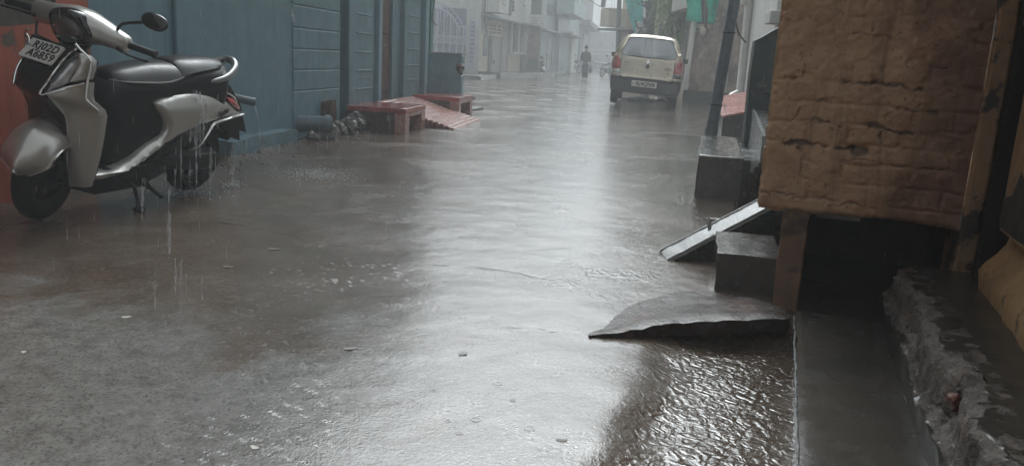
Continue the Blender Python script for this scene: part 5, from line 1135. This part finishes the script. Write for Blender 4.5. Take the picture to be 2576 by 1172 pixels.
for k, (x, y, r) in enumerate(((1078, 12, 5), (1090, 12, 5), (1106, 15, 6), (1120, 22, 6), (1134, 32, 6), (1143, 43, 6.5), (1152, 54, 6.5))):
    b = MB(); u, z = gf.at(x, y); c = gf.A + gf.u * u + gf.n * .03 + Vector((0, 0, z)); b.tube([c + (gf.u * math.cos(a) + Vector((0, 0, math.sin(a)))) * r * .0165 for a in (2 * math.pi * q / 14 for q in range(14))], .018, 5, closed=True); b.build('scroll', M['iron'], gt)
b = MB()
for k in range(26):
    for s in (1, -1):
        x = 1066 + k * 4.3; u0, z0 = gf.at(x, 92); u1, z1 = gf.at(x + 8 * s, 107)
        P = lambda u, z, d: gf.A + gf.u * u + gf.n * d + Vector((0, 0, z)); 
        if 1064 < x + 8 * s < 1180: b.tube([P(u0, z0, .02 + s * .008), P(u1, z1, .02 + s * .008)], .014, 4)
b.build('lattice', M['iron'], gt)
for x in (1074, 1090, 1108, 1124, 1140, 1156, 1170):
    y = float(np.interp(x, [1074, 1108, 1140, 1156], [30, 34, 52, 76])); u, z = gf.at(x, y); c = gf.A + gf.u * u + gf.n * .02 + Vector((0, 0, z)); b = MB(); b.tube([c - Vector((0, 0, .55)), c - Vector((0, 0, .06)), c - Vector((0, 0, .03)), c + Vector((0, 0, .05)), c + Vector((0, 0, .16))], [.02, .02, .03, .05, .004], 6)
    b.build('spear', M['iron'], gt)
    for q in range(3): 
        b = MB(); cc = c - Vector((0, 0, .8 + q * .0)); b.tube([cc + gf.u * (.09 * math.cos(a)) + Vector((0, 0, .22 * math.sin(a) - 1.3 * (q == 2))) for a in (R(60 * w_) for w_ in range(6))], .014, 4, closed=True); b.build('scroll', M['iron'], gt)
gp = empty('gate_post', (0, 0, 0), 0, 'lavender iron gate post with a column of bow shaped ornaments', 'gate post')
for nm, xx in (('upright', 1181), ('upright', 1194)): part(gf, nm, M['iron'], gp, xx - 1.6, 52, xx + 1.6, 173, -.0, .06)
for k in range(10):
    y = 57 + k * 11.0; b = MB(); u, z = gf.at(1187.5, y); c = gf.A + gf.u * u + gf.n * .03 + Vector((0, 0, z)); b.loft([[c + gf.u * x + Vector((0, 0, q * h_)) + gf.n * d for q, d in ((-1, -.012), (1, -.012), (1, .012), (-1, .012))] for x, h_ in ((-.09, .05), (0, .014), (.09, .05))]); b.build('bow_ornament', M['iron_d'], gp)
part(gf, 'backing', M['iron'], gp, 1183, 56, 1193, 172, -.05, -.01)
b = MB(); gf.px(b, 1076, 78, 1084, 142, .05, .12); gf.px(b, 1070, 84, 1090, 88, .05, .14); b.build('bolt', M['iron_d'], gt)
wl2 = part(gf, 'compound_wall', M['white_w'], None, 1000, -60, 1206, 200, -1.2, -1.0); tag(wl2, 'tall pale whitewashed wall rising behind the lavender gate', 'wall')
part(gf, 'window', M['recess'], wl2, 1152, 62 - 25, 1170, 62, -1.0, -.98)
kb = MB(); kb.box(-9.5, -5.6, 31.2, 36.2, -.1, .16); kb.slices(.4); kb.rough(.03, 1, 2); tag(kb.build('pavement', M['conc'], None, bevel=.03), kind='structure')
# ---- cream house
ca_, cb_ = onY(1206, 150, 36.5), onY(1337, 150, 45)
hf = Facade((ca_.x, 36.5), (cb_.x, 45)); ch_ = empty('cream_house', (0, 0, 0), 0, 'cream two storey house with a gridded transom window, sunshade and thin columns', 'house')
b = MB(); hf.box(b, 0, hf.len, -.1, 7.2, -6, 0); b.build('wall', M['white_w'], ch_)
part(hf, 'lower_wall', M['cream'], ch_, 1203, 84, 1226, 183, .0, .05); part(hf, 'side_strip', M['cream'], ch_, 1316, 58, 1336, 184, .0, .06)
part(hf, 'dado', M['cream'], ch_, 1274, 138, 1304, 184, .0, .08)
dr = part(hf, 'door', M['wood'], ch_, 1231, 92, 1259, 185, .0, .04); part(hf, 'door_post', M['pole_c'], dr, 1225, 92, 1232, 185, .0, .12); part(hf, 'door_post', M['wood'], dr, 1258, 60, 1270, 185, .0, .10); part(hf, 'handle', M['recess'], dr, 1238, 152, 1240, 162, .04, .07)
tw = part(hf, 'transom_window', M['recess'], ch_, 1224, 63, 1257, 89, .0, .05)
b = MB()
for y in (61, 70, 78.5, 88): hf.px(b, 1222, y - 1.6, 1258, y + 1.6 + (2 if y > 80 else 0), .05, .11)
for x in (1243.5, 1256.5, 1223): hf.px(b, x - 1.7, 60, x + 1.7, 91, .05, .115)
b.build('window_grid', M['cream'], tw); part(hf, 'hood', M['cream'], tw, 1222, 57, 1266, 61, .05, .35)
part(hf, 'narrow_window', M['recess'], ch_, 1213, 88, 1223, 142, .05, .07)
for x0, x1 in ((1284, 1294), (1306.5, 1315)): part(hf, 'window', M['recess'], ch_, x0, 60, x1, 132, .0, .02)
part(hf, 'window', M['recess'], ch_, 1301, 61, 1306, 131, .0, .03)
for x in (1279, 1297, 1308): part(hf, 'column', M['white_w'], ch_, x - 2.2, 56, x + 2.2, 136, .02, .2)
part(hf, 'window_sill', M['white_w'], ch_, 1276, 132, 1310, 137, .0, .32)
part(hf, 'door_gap', M['recess'], ch_, 1322, 80, 1327, 148, .06, .07)
part(hf, 'red_stain', M['stain_w'], ch_, 1306, 138, 1326, 183, .061, .085)
for x0, y0, x1, y1 in ((1264, 0, 1273, 35), (1287, 2, 1293, 30), (1318, 2, 1322, 18)): part(hf, 'upper_window', M['window'], ch_, x0, y0, x1, y1, .0, .03)
part(hf, 'upper_post', M['pole_c'], ch_, 1280, -30, 1284, 40, .0, .10)
u0, z0 = hf.at(1212, 44); u1, _ = hf.at(1330, 60); P = lambda u, d, z: hf.A + hf.u * u + hf.n * d + Vector((0, 0, z)); zs0 = z0
b = MB(); b.loft([[P(u0 - .1, 0, zs0 + .22), P(u0 - .1, .0, zs0 + .1), P(u0 - .1, .95, zs0 - .08), P(u0 - .1, .95, zs0 + .0)], [P(hf.len + .2, 0, zs0 + .22), P(hf.len + .2, .0, zs0 + .1), P(hf.len + .2, .95, zs0 - .08), P(hf.len + .2, .95, zs0 + .0)]]); b.build('sunshade', M['grey_w'], ch_)
bx_ = part(hf, 'balcony', M['white_w'], ch_, 1215, -28, 1240, 33, .0, .8); part(hf, 'balcony_panel', M['window'], bx_, 1222, -10, 1233, 14, .8, .82)
b = MB(); hf.box(b, -.1, hf.len + .2, 7.2, 7.5, -6.2, .2); b.build('roof', M['grey_w'], ch_)
b = MB(); hf.box(b, -.8, hf.len + .3, -.1, .22, .0, 1.3); b.slices(.35); b.rough(.03, 2, 4); b.build('ledge', M['conc'], ch_)
hc = pol(hf, [(1213, -20), (1212, 10), (1211, 45), (1214, 70), (1218, 82)], .15, .025).build('hanging_cable', M['cable']); tag(hc, 'dark cable hanging down the left corner of the cream house', 'cable')
# ---- dark cement pole with a sign, dark shop recess behind it
g = onY(1341, 190, 43); pq = empty('cement_pole', (g.x, 43, 0), 0, 'dark square cement electricity pole beside the distant silver scooter', 'pole')
b = MB(); b.loft([[Vector((x * w_, y * w_, z)) for x, y in ((-.3, -.3), (.3, -.3), (.3, .3), (-.3, .3))] for z, w_ in ((-.1, 1.0), (4.5, .9), (8, .75))]); b.build('shaft', M['pole_c'], pq)
sg = MB().box(-.36, .5, -.36, -.33, 2.55, 3.15).build('notice_board', M['plate'], pq)
b = MB()
for k in range(3): b.box(-.22, .30 - .1 * k, -.364, -.36, 2.95 - k * .13, 3.0 - k * .13)
b.build('faded_writing', M['trim'], sg)
b = MB(); b.box(-.34, .34, -.335, -.31, .9, 2.3); b.build('poster', M['stain_w'], pq)
# ---- grey teal house, shop and pale teal block further on
def house(lab, cat, x0, x1, Y0, Y1, H, mat, feats, name='house'):
    a, c = onY(x0, 150, Y0), onY(x1, 150, Y1); fc = Facade((a.x, Y0), (c.x, Y1)); e = empty(name, (0, 0, 0), 0, lab, cat)
    b = MB(); fc.box(b, 0, fc.len, -.1, H, -7, 0); b.build('wall', M[mat], e)
    b = MB(); fc.box(b, -.15, fc.len + .15, H, H + .25, -7.1, .25); b.build('roof', M['grey_w'], e)
    for nm, mt, *r in feats: part(fc, nm, M[mt], e, *r)
    return e, fc
house('grey teal house with a stack of door panels beyond the cement pole', 'house', 1352, 1400, 46, 53, 7.5, 'teal_w', [('door', 'wood', 1375, 97, 1381, 176, .0, .05), ('door', 'grey_w', 1387, 97, 1395, 176, .0, .05), ('pipe', 'pvc', 1356, 0, 1359, 78, .0, .12), ('pipe', 'pvc', 1364, 30, 1367, 78, .0, .10), ('window', 'window', 1376, 10, 1390, 40, .0, .03), ('ledge', 'grey_w', 1352, 78, 1400, 82, .0, .5)], 'teal_house')
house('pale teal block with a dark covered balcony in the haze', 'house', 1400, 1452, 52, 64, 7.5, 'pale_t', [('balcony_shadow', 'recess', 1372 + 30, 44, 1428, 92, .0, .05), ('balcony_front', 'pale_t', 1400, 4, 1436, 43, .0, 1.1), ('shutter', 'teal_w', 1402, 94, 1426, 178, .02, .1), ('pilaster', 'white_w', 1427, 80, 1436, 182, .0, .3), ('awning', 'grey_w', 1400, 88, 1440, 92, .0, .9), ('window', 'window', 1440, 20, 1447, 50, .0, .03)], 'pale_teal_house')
house('hazy grey house with a white doorway at the end of the left row', 'house', 1452, 1484, 66, 82, 8.5, 'grey_w', [('doorway', 'white_w', 1464, 88, 1476, 140, .0, .1), ('window', 'window', 1456, 30, 1462, 60, .0, .04), ('shutter', 'recess', 1455, 100, 1462, 165, .0, .05), ('balcony', 'grey_w', 1452, 60, 1484, 72, .0, 1.0)], 'grey_house')
house('faint long low wall and house closing the street in the haze', 'house', 1478, 1580, 98, 96, 4.2, 'grey_w', [('course', 'white_w', 1480, 127, 1578, 129, .0, .08), ('course', 'white_w', 1480, 136, 1578, 138, .0, .08), ('window', 'window', 1506, 105, 1516, 120, .0, .05)], 'far_house')
# ---- right side, beyond the car
house('beige house with a cream balcony band behind the teal tarpaulin', 'house', 1556, 1646, 36, 33, 7.0, 'beige', [('balcony_front', 'cream', 1558, 25, 1580, 70, .0, .9), ('window', 'window', 1562, 2, 1572, 22, .9, .94), ('shutter', 'recess', 1584, 76, 1606, 150, .0, .06), ('pilaster', 'white_w', 1622, -10, 1638, 60, .0, .1), ('ledge', 'grey_w', 1556, 74, 1646, 79, .0, 1.0)], 'beige_house')
house('grey brown house with white door posts behind the drooping tree', 'house', 1640, 1745, 27, 23, 6.5, 'beige', [('post', 'white_w', 1704, 50, 1710, 102, .0, .12), ('shutter', 'recess', 1655, 60, 1700, 200, .0, .04), ('niche', 'grey_w', 1711, 40, 1728, 200, .0, .05)], 'brown_house')
bs_ = empty('balcony_slab', (0, 0, 0), 0, 'white balcony slab jutting over the street above the white post', 'balcony')
p0, p1 = onY(1689, 31, 22.5), onY(1742, 16, 22.0)
b = MB(); b.hexa([(p0.x, 22.5, p0.z), (p1.x, 22.0, p1.z), (p1.x + .1, 24.5, p1.z), (p0.x + .1, 24.5, p0.z)], [(p0.x, 22.5, p0.z + .75), (p1.x, 22.0, p0.z + .75), (p1.x + .1, 24.5, p0.z + .75), (p0.x + .1, 24.5, p0.z + .75)]); b.build('front', M['white_w'], bs_)
def stick(name, P0, P1, r, mat, lab, cat, n=8, parent=None):
    o = MB().tube([P0, P1], r, n).build(name, mat, parent)
    if lab: tag(o, lab, cat)
    return o
stick('leaning_post', onY(1721, 237, 21.5), onY(1752, 18, 21.5), .07, M['white_w'], 'tall white leaning post at the left edge of the stained brown wall', 'post')
stick('thin_pole', onY(1553, 168, 34), onY(1559, -30, 34), .09, M['pole_c'], 'thin dark pole rising in the haze left of the teal tarpaulin', 'pole')
# stained wall facing the viewer, with ledge
sf = Facade((onY(1733, 150, 21.6).x, 21.6), (onY(1880, 150, 21.0).x, 21.0))
sw_ = empty('stained_wall', (0, 0, 0), 0, 'stained brown plaster wall below the green cloth, behind the steel pole', 'wall')
b = MB(); sf.box(b, .0, sf.len + 1.5, -.1, 5.5, -.3, 0); b.build('plaster', M['stain_w'], sw_); part(sf, 'string_course', M['beige'], sw_, 1746, 62, 1790, 72, .0, .06); part(sf, 'skirting', M['conc_d'], sw_, 1725, 232, 1880, 262, .0, .25)
part(sf, 'white_pipe', M['pvc'], sw_, 1829, 96, 1834, 244, .0, .10); part(sf, 'pipe_bracket', M['steel'], sw_, 1827, 172, 1836, 175, .0, .12)
part(sf, 'side_strip', M['white_w'], sw_, 1733, 92, 1738, 236, .0, .05)
# hanging cloths
def cloth(name, fc, pts, d, mat, lab, cat, seed, amp=.12, group=None):
    q = [fc.at(*p) for p in pts]; q = [(p.x, p.y) for p in catmull([(a, c, 0) for a, c in q], 3, True)]
    P = lambda u, dd, z: fc.A + fc.u * u + fc.n * dd + Vector((0, 0, z))
    b = MB(); b.panel(q, lambda u, v, dd: P(u + .03 * mnoise.noise((u * 6, v * 4, seed + 3)), d + amp * mnoise.noise((u * 5.5, v * .9, seed)) + amp * .35 * mnoise.noise((u * 14, v * 2, seed)), v), .07)
    o = b.build(name, mat, None, ang=180); m_ = o.modifiers.new('s', 'SOLIDIFY'); m_.thickness = .006
    tag(o, lab, cat, group); return o
cloth('shade_cloth', sf, [(1743, -25), (1786, -25), (1787, 15), (1784, 57), (1762, 58), (1742, 54), (1744, 20)], .45, M['cloth_g'], 'flat green shade cloth hanging on the left above the stained wall', 'cloth', 1, .08)
cloth('shade_cloth', sf, [(1790, -25), (1822, -25), (1822, 10), (1813, 40), (1808, 60), (1792, 61), (1795, 30)], .40, M['cloth_g'], 'bright folded green shade cloth hanging on the right, next to the steel pole', 'cloth', 5, .22)
cloth('black_rag', sf, [(1783, -25), (1793, -25), (1792, 20), (1796, 60), (1794, 76), (1788, 70), (1785, 30)], .62, M['blackcloth'], 'twisted black rag hanging between the two green cloths', 'cloth', 9, .06)
b = MB(); u, z = sf.at(1787, 82); c = sf.A + sf.u * u + sf.n * .6 + Vector((0, 0, z)); bmesh.ops.create_icosphere(b.bm, subdivisions=2, radius=1); b.xf(Matrix.Translation(c) @ Matrix.Diagonal((.08, .06, .12, 1))); b.tube([c + Vector((0, 0, .08)), c + Vector((.02, 0, .28))], .012, 5); tag(b.build('hanging_weight', M['beige'], None), 'pale weight hanging below the black rag', 'weight')
tf = Facade((onY(1560, 100, 30).x, 30), (onY(1640, 100, 30).x, 30))
cloth('tarpaulin', tf, [(1572, -25), (1616, -25), (1618, 30), (1612, 80), (1606, 112), (1601, 108), (1592, 70), (1580, 30)], .0, M['tarp'], 'teal tarpaulin hanging in a narrow wedge beside the cable pole', 'tarpaulin', 3, .18)
# pole smothered in cables
g = onY(1630, 160, 28.5); cp = empty('cable_pole', (g.x, 28.5, 0), 0, 'dark electricity pole smothered in tangled cables behind the car roof', 'pole')
b = MB(); b.tube([(0, 0, -.1), (.0, 0, 3), (.0, 0, 7)], .17, 10); b.build('shaft', M['pole_c'], cp); rr = random.Random(11)
for k in range(22):
    b = MB(); z0 = rr.uniform(1.5, 3.4); a0 = rr.uniform(0, 6.28); pts = [Vector((.2 * math.cos(a0), -.2 + .1 * math.sin(a0), z0))]
    for q in range(5): pts.append(pts[-1] + Vector((rr.gauss(0, .22), rr.gauss(0, .1), rr.gauss(-.05, .28)))); 
    b.tube(pts, rr.uniform(.012, .026), 5, sm=3); b.build('cable', M['cable'], cp)
for k in range(9):
    x, y, z = rr.uniform(-.35, .25), -.3, rr.uniform(1.3, 2.9); MB().box(x - .07, x + .07, y - .05, y + .05, z - .10, z + .10).build('junction_box', M['cable'] if k % 3 else M['trim'], cp, bevel=.01)
MB().box(-.50, -.34, -.14, .0, 1.55, 2.3).build('meter_box', M['pvc'], cp, bevel=.02)
# drooping tree
tg = onY(1676, 200, 24.2); tr_ = empty('drooping_tree', (tg.x, 24.2, 0), 0, 'green tree with drooping feathery foliage behind the parked car', 'tree')
b = MB(); b.tube([(0, 0, -.1), (.03, .05, 1.2), (-.05, 0, 2.4), (.05, .05, 3.6), (0, 0, 5)], [.13, .11, .09, .07, .04], 10, sm=3)
for k in range(9):
    a = k * 2.4; z = 2.0 + k * .33; b.tube([(0, 0, z), (.3 * math.cos(a), .3 * math.sin(a), z + .25), (.62 * math.cos(a), .62 * math.sin(a), z + .1)], [.035, .025, .012], 6, sm=2)
b.build('trunk', M['bark'], tr_); b = MB(); rr = random.Random(5)
for k in range(210):
    a = rr.uniform(0, 6.283); rad = math.sqrt(rr.uniform(.02, 1)) * (.66 + .2 * math.sin(3 * a + 1)); z = rr.uniform(1.9, 4.6); x, y = rad * math.cos(a) * 1.05 + .12, rad * math.sin(a)
    if z < 2.6 and x < -.15: z += .8
    if x > .25: z -= .35
    ln_ = rr.uniform(.45, 1.25); sway = Vector((rr.gauss(0, .1), rr.gauss(0, .1), 0))
    for q in range(26):
        t = q / 26; c = Vector((x, y, z - ln_ * t)) + sway * t + Vector((rr.gauss(0, .03), rr.gauss(0, .03), rr.gauss(0, .02))); dr_ = Vector((rr.gauss(0, .05), rr.gauss(0, .05), -rr.uniform(.07, .15))); sd2 = Vector((rr.gauss(0, 1), rr.gauss(0, 1), 0)).normalized() * rr.uniform(.010, .02)
        b.face([c, c + dr_ * .5 + sd2, c + dr_, c + dr_ * .5 - sd2])
b.build('crown', M['leaf'], tr_, merge=0, ang=180, nofix=True)
# white house with down-pipe and steps (right of the steel pole)
wh = empty('white_house', (0, 0, 0), 0, 'white house with a fat white down pipe and balcony steps, behind the mossy wall', 'house')
MB().box(2.12, 6, 9.2, 15.6, -.1, 6.2).build('wall', M['white_w'], wh)
MB().box(2.06, 2.12, 12.2, 15.55, -.1, 6.2).build('pilaster', M['white_w'], wh); MB().box(2.0, 6.1, 9.1, 15.7, 6.2, 6.4).build('roof', M['grey_w'], wh)
a, e = onY(1879, -30, 14.6), onY(1863, 240, 14.6); b = MB(); b.tube([Vector((a.x, 14.6, 5.5)), Vector((e.x, 14.6, .62)), Vector((e.x - .03, 14.58, .50)), Vector((e.x - .15, 14.5, .44)), Vector((e.x - .21, 14.4, .36)), Vector((e.x - .21, 14.38, .1))], .075, 14); dp = b.build('down_pipe', M['pvc'], wh)
b = MB(); b.tube([Vector((a.x, 14.6, 2.0)), Vector((a.x, 14.6, 2.12))], .085, 14); b.build('pipe_collar', M['pvc'], dp)
for k in range(4): MB().box(1.62 + k * .11, 2.119, 10.0 - k * .35, 10.348 - k * .35, 1.45 + k * .16, 1.60 + k * .16).build('step', M['white_w'], wh, bevel=.01)
b = MB(); b.box(1.75, 2.119, 10.0, 11.6, 1.30, 1.449); b.build('balcony', M['white_w'], wh)
b = MB().tube([onY(1850, -10, 10.6), onY(1852, 60, 10.6), onY(1862, 90, 10.6), onY(1877, 108, 10.6)], .010, 6, sm=4).build('wire', M['cable']); tag(b, 'loose wire curling down in front of the white down pipe', 'wire')
b = MB().box(1.80, 2.0, 10.2, 10.4, 1.02, 1.10); b.build('bracket_lamp', M['steel'], wh)
# tiled ramp
tt = empty('tiled_ramp', (0, 0, 0), 0, 'short pink red tiled ramp with a grey side wall right of the steel pole', 'ramp')
b = MB(); b.hexa([(1.33, 11.0, -.1), (2.05, 11.0, -.1), (2.05, 12.4, -.1), (1.33, 12.4, -.1)], [(1.33, 11.0, .26), (2.05, 11.0, .44), (2.05, 12.4, .62), (1.33, 12.4, .44)]); b.build('base', M['conc'], tt)
b = MB(); b.hexa([(1.31, 10.97, .262), (2.06, 10.97, .45), (2.06, 12.4, .63), (1.31, 12.4, .443)], [(1.31, 10.97, .285), (2.06, 10.97, .475), (2.06, 12.4, .655), (1.31, 12.4, .467)]); b.slices(.1).rough(.004, 9, 2); b.build('tiles', M['red_t'], tt)
# overhead cable
oc = MB().tube([onY(1400, -40, 40), onY(1480, 0, 38), onY(1512, 18, 36), onY(1556, 30, 34)], .018, 5, sm=4).build('overhead_cable', M['cable']); tag(oc, 'single dark overhead cable sagging across the hazy end of the street', 'cable')

# ================================================================== falling and lying water
rs = random.Random(21)
def stream(x, y0, y1, Yd, r, lab, group, dx=0.0):
    r *= 1.5
    p0, p1 = onY(x, y0, Yd), onY(x + dx, y1, Yd); n_ = 14; pts, rad = [], []
    for k in range(n_ + 1):
        t = k / n_; q = p0.lerp(p1, t) + Vector((rs.gauss(0, .0012), rs.gauss(0, .0012), 0)); pts.append(q); rad.append(r * (.35 + .65 * math.sin(math.pi * min(1, .08 + t * .9))) * rs.choice((.15, .5, .9, 1.1, 1.3)))
    o = MB().tube(pts, rad, 6).build('water_stream', M['stream'], None, ang=180); tag(o, lab, 'water stream', group)
LA = 'thin streak of roof water running over the tail and wheel of the near scooter'
LB = 'thin streak of roof water falling clear onto the road in front of the near scooter'
for x, y0, y1, Yd, r in ((415, 345, 478, 4.1, .006), (440, 300, 470, 4.18, .004), (455, 330, 480, 4.15, .004), (468, 240, 360, 4.22, .005), (486, 226, 345, 4.22, .007), (494, 228, 470, 4.22, .006), (503, 232, 400, 4.24, .005), (512, 240, 385, 4.25, .004), (478, 250, 480, 4.2, .004), (530, 370, 470, 4.4, .006), (548, 240, 330, 4.4, .003), (585, 360, 465, 4.75, .008), (580, 380, 440, 4.75, .004), (462, 240, 330, 4.2, .003), (520, 250, 320, 4.3, .003)):
    stream(x, y0, y1, Yd, r, LA, 'roof water running over the scooter')
for x, y0, y1, Yd, r in ((425, 478, 650, 2.9, .004), (358, 450, 560, 3.5, .004), (390, 672, 778, 2.35, .0035), (414, 808, 925, 1.9, .0035), (420, 830, 900, 1.9, .002), (455, 655, 810, 2.3, .003), (441, 650, 740, 2.35, .0025), (428, 540, 640, 2.9, .003), (508, 690, 760, 2.3, .002), (468, 690, 770, 2.3, .002), (735, 10, 55, 5.4, .005), (740, 40, 62, 5.4, .004)):
    stream(x, y0, y1, Yd, r, LB, 'roof water falling on the road')
def spray(cx, cy, sx, sy, sz, n_, r0, r1):
    b = MB(); z0 = zroad(cx, cy)
    for k in range(n_):
        x, y, z = rs.gauss(cx, sx), rs.gauss(cy, sy), z0 + abs(rs.gauss(0, sz)) + .004; r = rs.uniform(r0, r1)
        bmesh.ops.create_icosphere(b.bm, subdivisions=1, radius=r, matrix=Matrix.Translation((x, y, z)))
    o = b.build('splash_spray', M['drop'], None, merge=0, ang=180); tag(o, kind='stuff')
g = G(795, 447); spray(g.x, g.y, .15, .12, .03, 1500, .001, .0032)
g = G(410, 1010); spray(g.x, g.y, .08, .07, .012, 260, .0003, .0009)
g = G(470, 482); spray(g.x, g.y - .1, .15, .12, .03, 350, .0015, .004)
g = G(585, 470); spray(g.x, g.y, .04, .04, .02, 120, .0015, .004)
# fine rain in the air
b = MB()
for k in range(4200):
    y = 2.2 + 32 * rs.random() ** 1.2; x = rs.uniform(-.66, .52) * y - .13 * y; z = rs.uniform(.05, .9 + .12 * y + .4); r = rs.uniform(.0003, .0008) * (1 + y * .12); ln_ = rs.uniform(.02, .06) * (1 + y * .05)
    HLp = HI @ Vector((x, y, 0))
    if HLp.x > -.62 and HLp.y < 3.45: continue
    if x < -3.1 and y < 13: continue
    q = Vector((x, y, z)); a = [q + Vector((r * math.cos(t), r * math.sin(t), 0)) for t in (0, 2.09, 4.19)]; v = [b.bm.verts.new(p) for p in a]; t0 = b.bm.verts.new(q + Vector((ln_ * .05, 0, ln_))); b0 = b.bm.verts.new(q - Vector((0, 0, ln_ * .3)))
    for i in range(3): b.bm.faces.new((v[i], v[(i + 1) % 3], t0)); b.bm.faces.new((v[(i + 1) % 3], v[i], b0))
tag(b.build('falling_rain', M['rain'], None, merge=0, ang=180), kind='stuff')
# rings left by drops on the smooth water
for k, (x, y, r) in enumerate(((1252, 967, .012), (1004, 1014, .009), (1196, 1057, .012), (1332, 1081, .013), (1127, 1060, .007), (1155, 1092, .008), (1040, 1010, .006), (1290, 1010, .008), (1090, 985, .007))):
    g = G(x, y); z = zroad(g.x, g.y) + .0008; b = MB(); b.lathe([(r * .86, 0), (r, .0018), (r * 1.1, 0)], (g.x, g.y, z), (0, 0, 1), 28, closed=False); 
    for f in [f for f in b.bm.faces if len(f.verts) > 4]: b.bm.faces.remove(f)
    tag(b.build('drop_ring', M['ring'], None, ang=180), 'small round raindrop ring on the smooth water in the foreground', 'ripple', 'raindrop rings in the foreground')
# scraps and leaves on the road
for k, (x, y, sx, sy, rz, mt, lab) in enumerate(((2 * 1640 / 2 - 1480 + 1480, 0, 0, 0, 0, '', ''),)): pass
for x, y, sx, sy, rz, mt, lab, cat in ((318, 801, .015, .003, .5, 'litter', 'small pale sliver of litter on the wet road at left', 'litter'), (60, 890, .007, .004, .2, 'litter', 'tiny white scrap near the left edge of the road', 'litter'), (690, 626, .03, .014, .1, 'leafl', 'dead brown leaf on the road below the long crack', 'leaf'), (655, 1113, .008, .006, .6, 'leafl', 'dark speck of leaf at the bottom of the road', 'leaf'), (640, 1130, .012, .005, -.3, 'litter', 'pale twig sliver at the bottom of the road', 'litter'), (1413, 1110, .014, .005, .1, 'leafl', 'dark twig on the pale water at the bottom', 'twig'), (1806, 850 - 300, .05, .02, .2, 'litter', 'white scrap of paper on wet ground before the pale stringer', 'litter'), (575, 672, .025, .012, .0, 'leafl', 'dead leaf on the road under the scooter drips', 'leaf'), (880, 880, .02, .012, .4, 'leafl', 'dark leaf scrap on the rippled road', 'leaf'), (1165, 893, .016, .01, 1.0, 'leafl', 'small dark leaf at the edge of the pale reflection', 'leaf')):
    g = G(x, y); z = zroad(g.x, g.y); b = MB(); b.panel([(sx * math.cos(a), sy * math.sin(a) * (1 + .3 * math.sin(3 * a))) for a in (2 * math.pi * q / 12 for q in range(12))], lambda u, v, d: Vector((u, v, .002 + 1.2 * u * u + .0012 * math.sin(v * 300))), .006, back=(0, 0, -.0006))
    o = b.build(cat if cat != 'litter' else 'paper_scrap', M[mt], None); o.location = (g.x, g.y, z); o.rotation_euler.z = rz; tag(o, lab, cat)
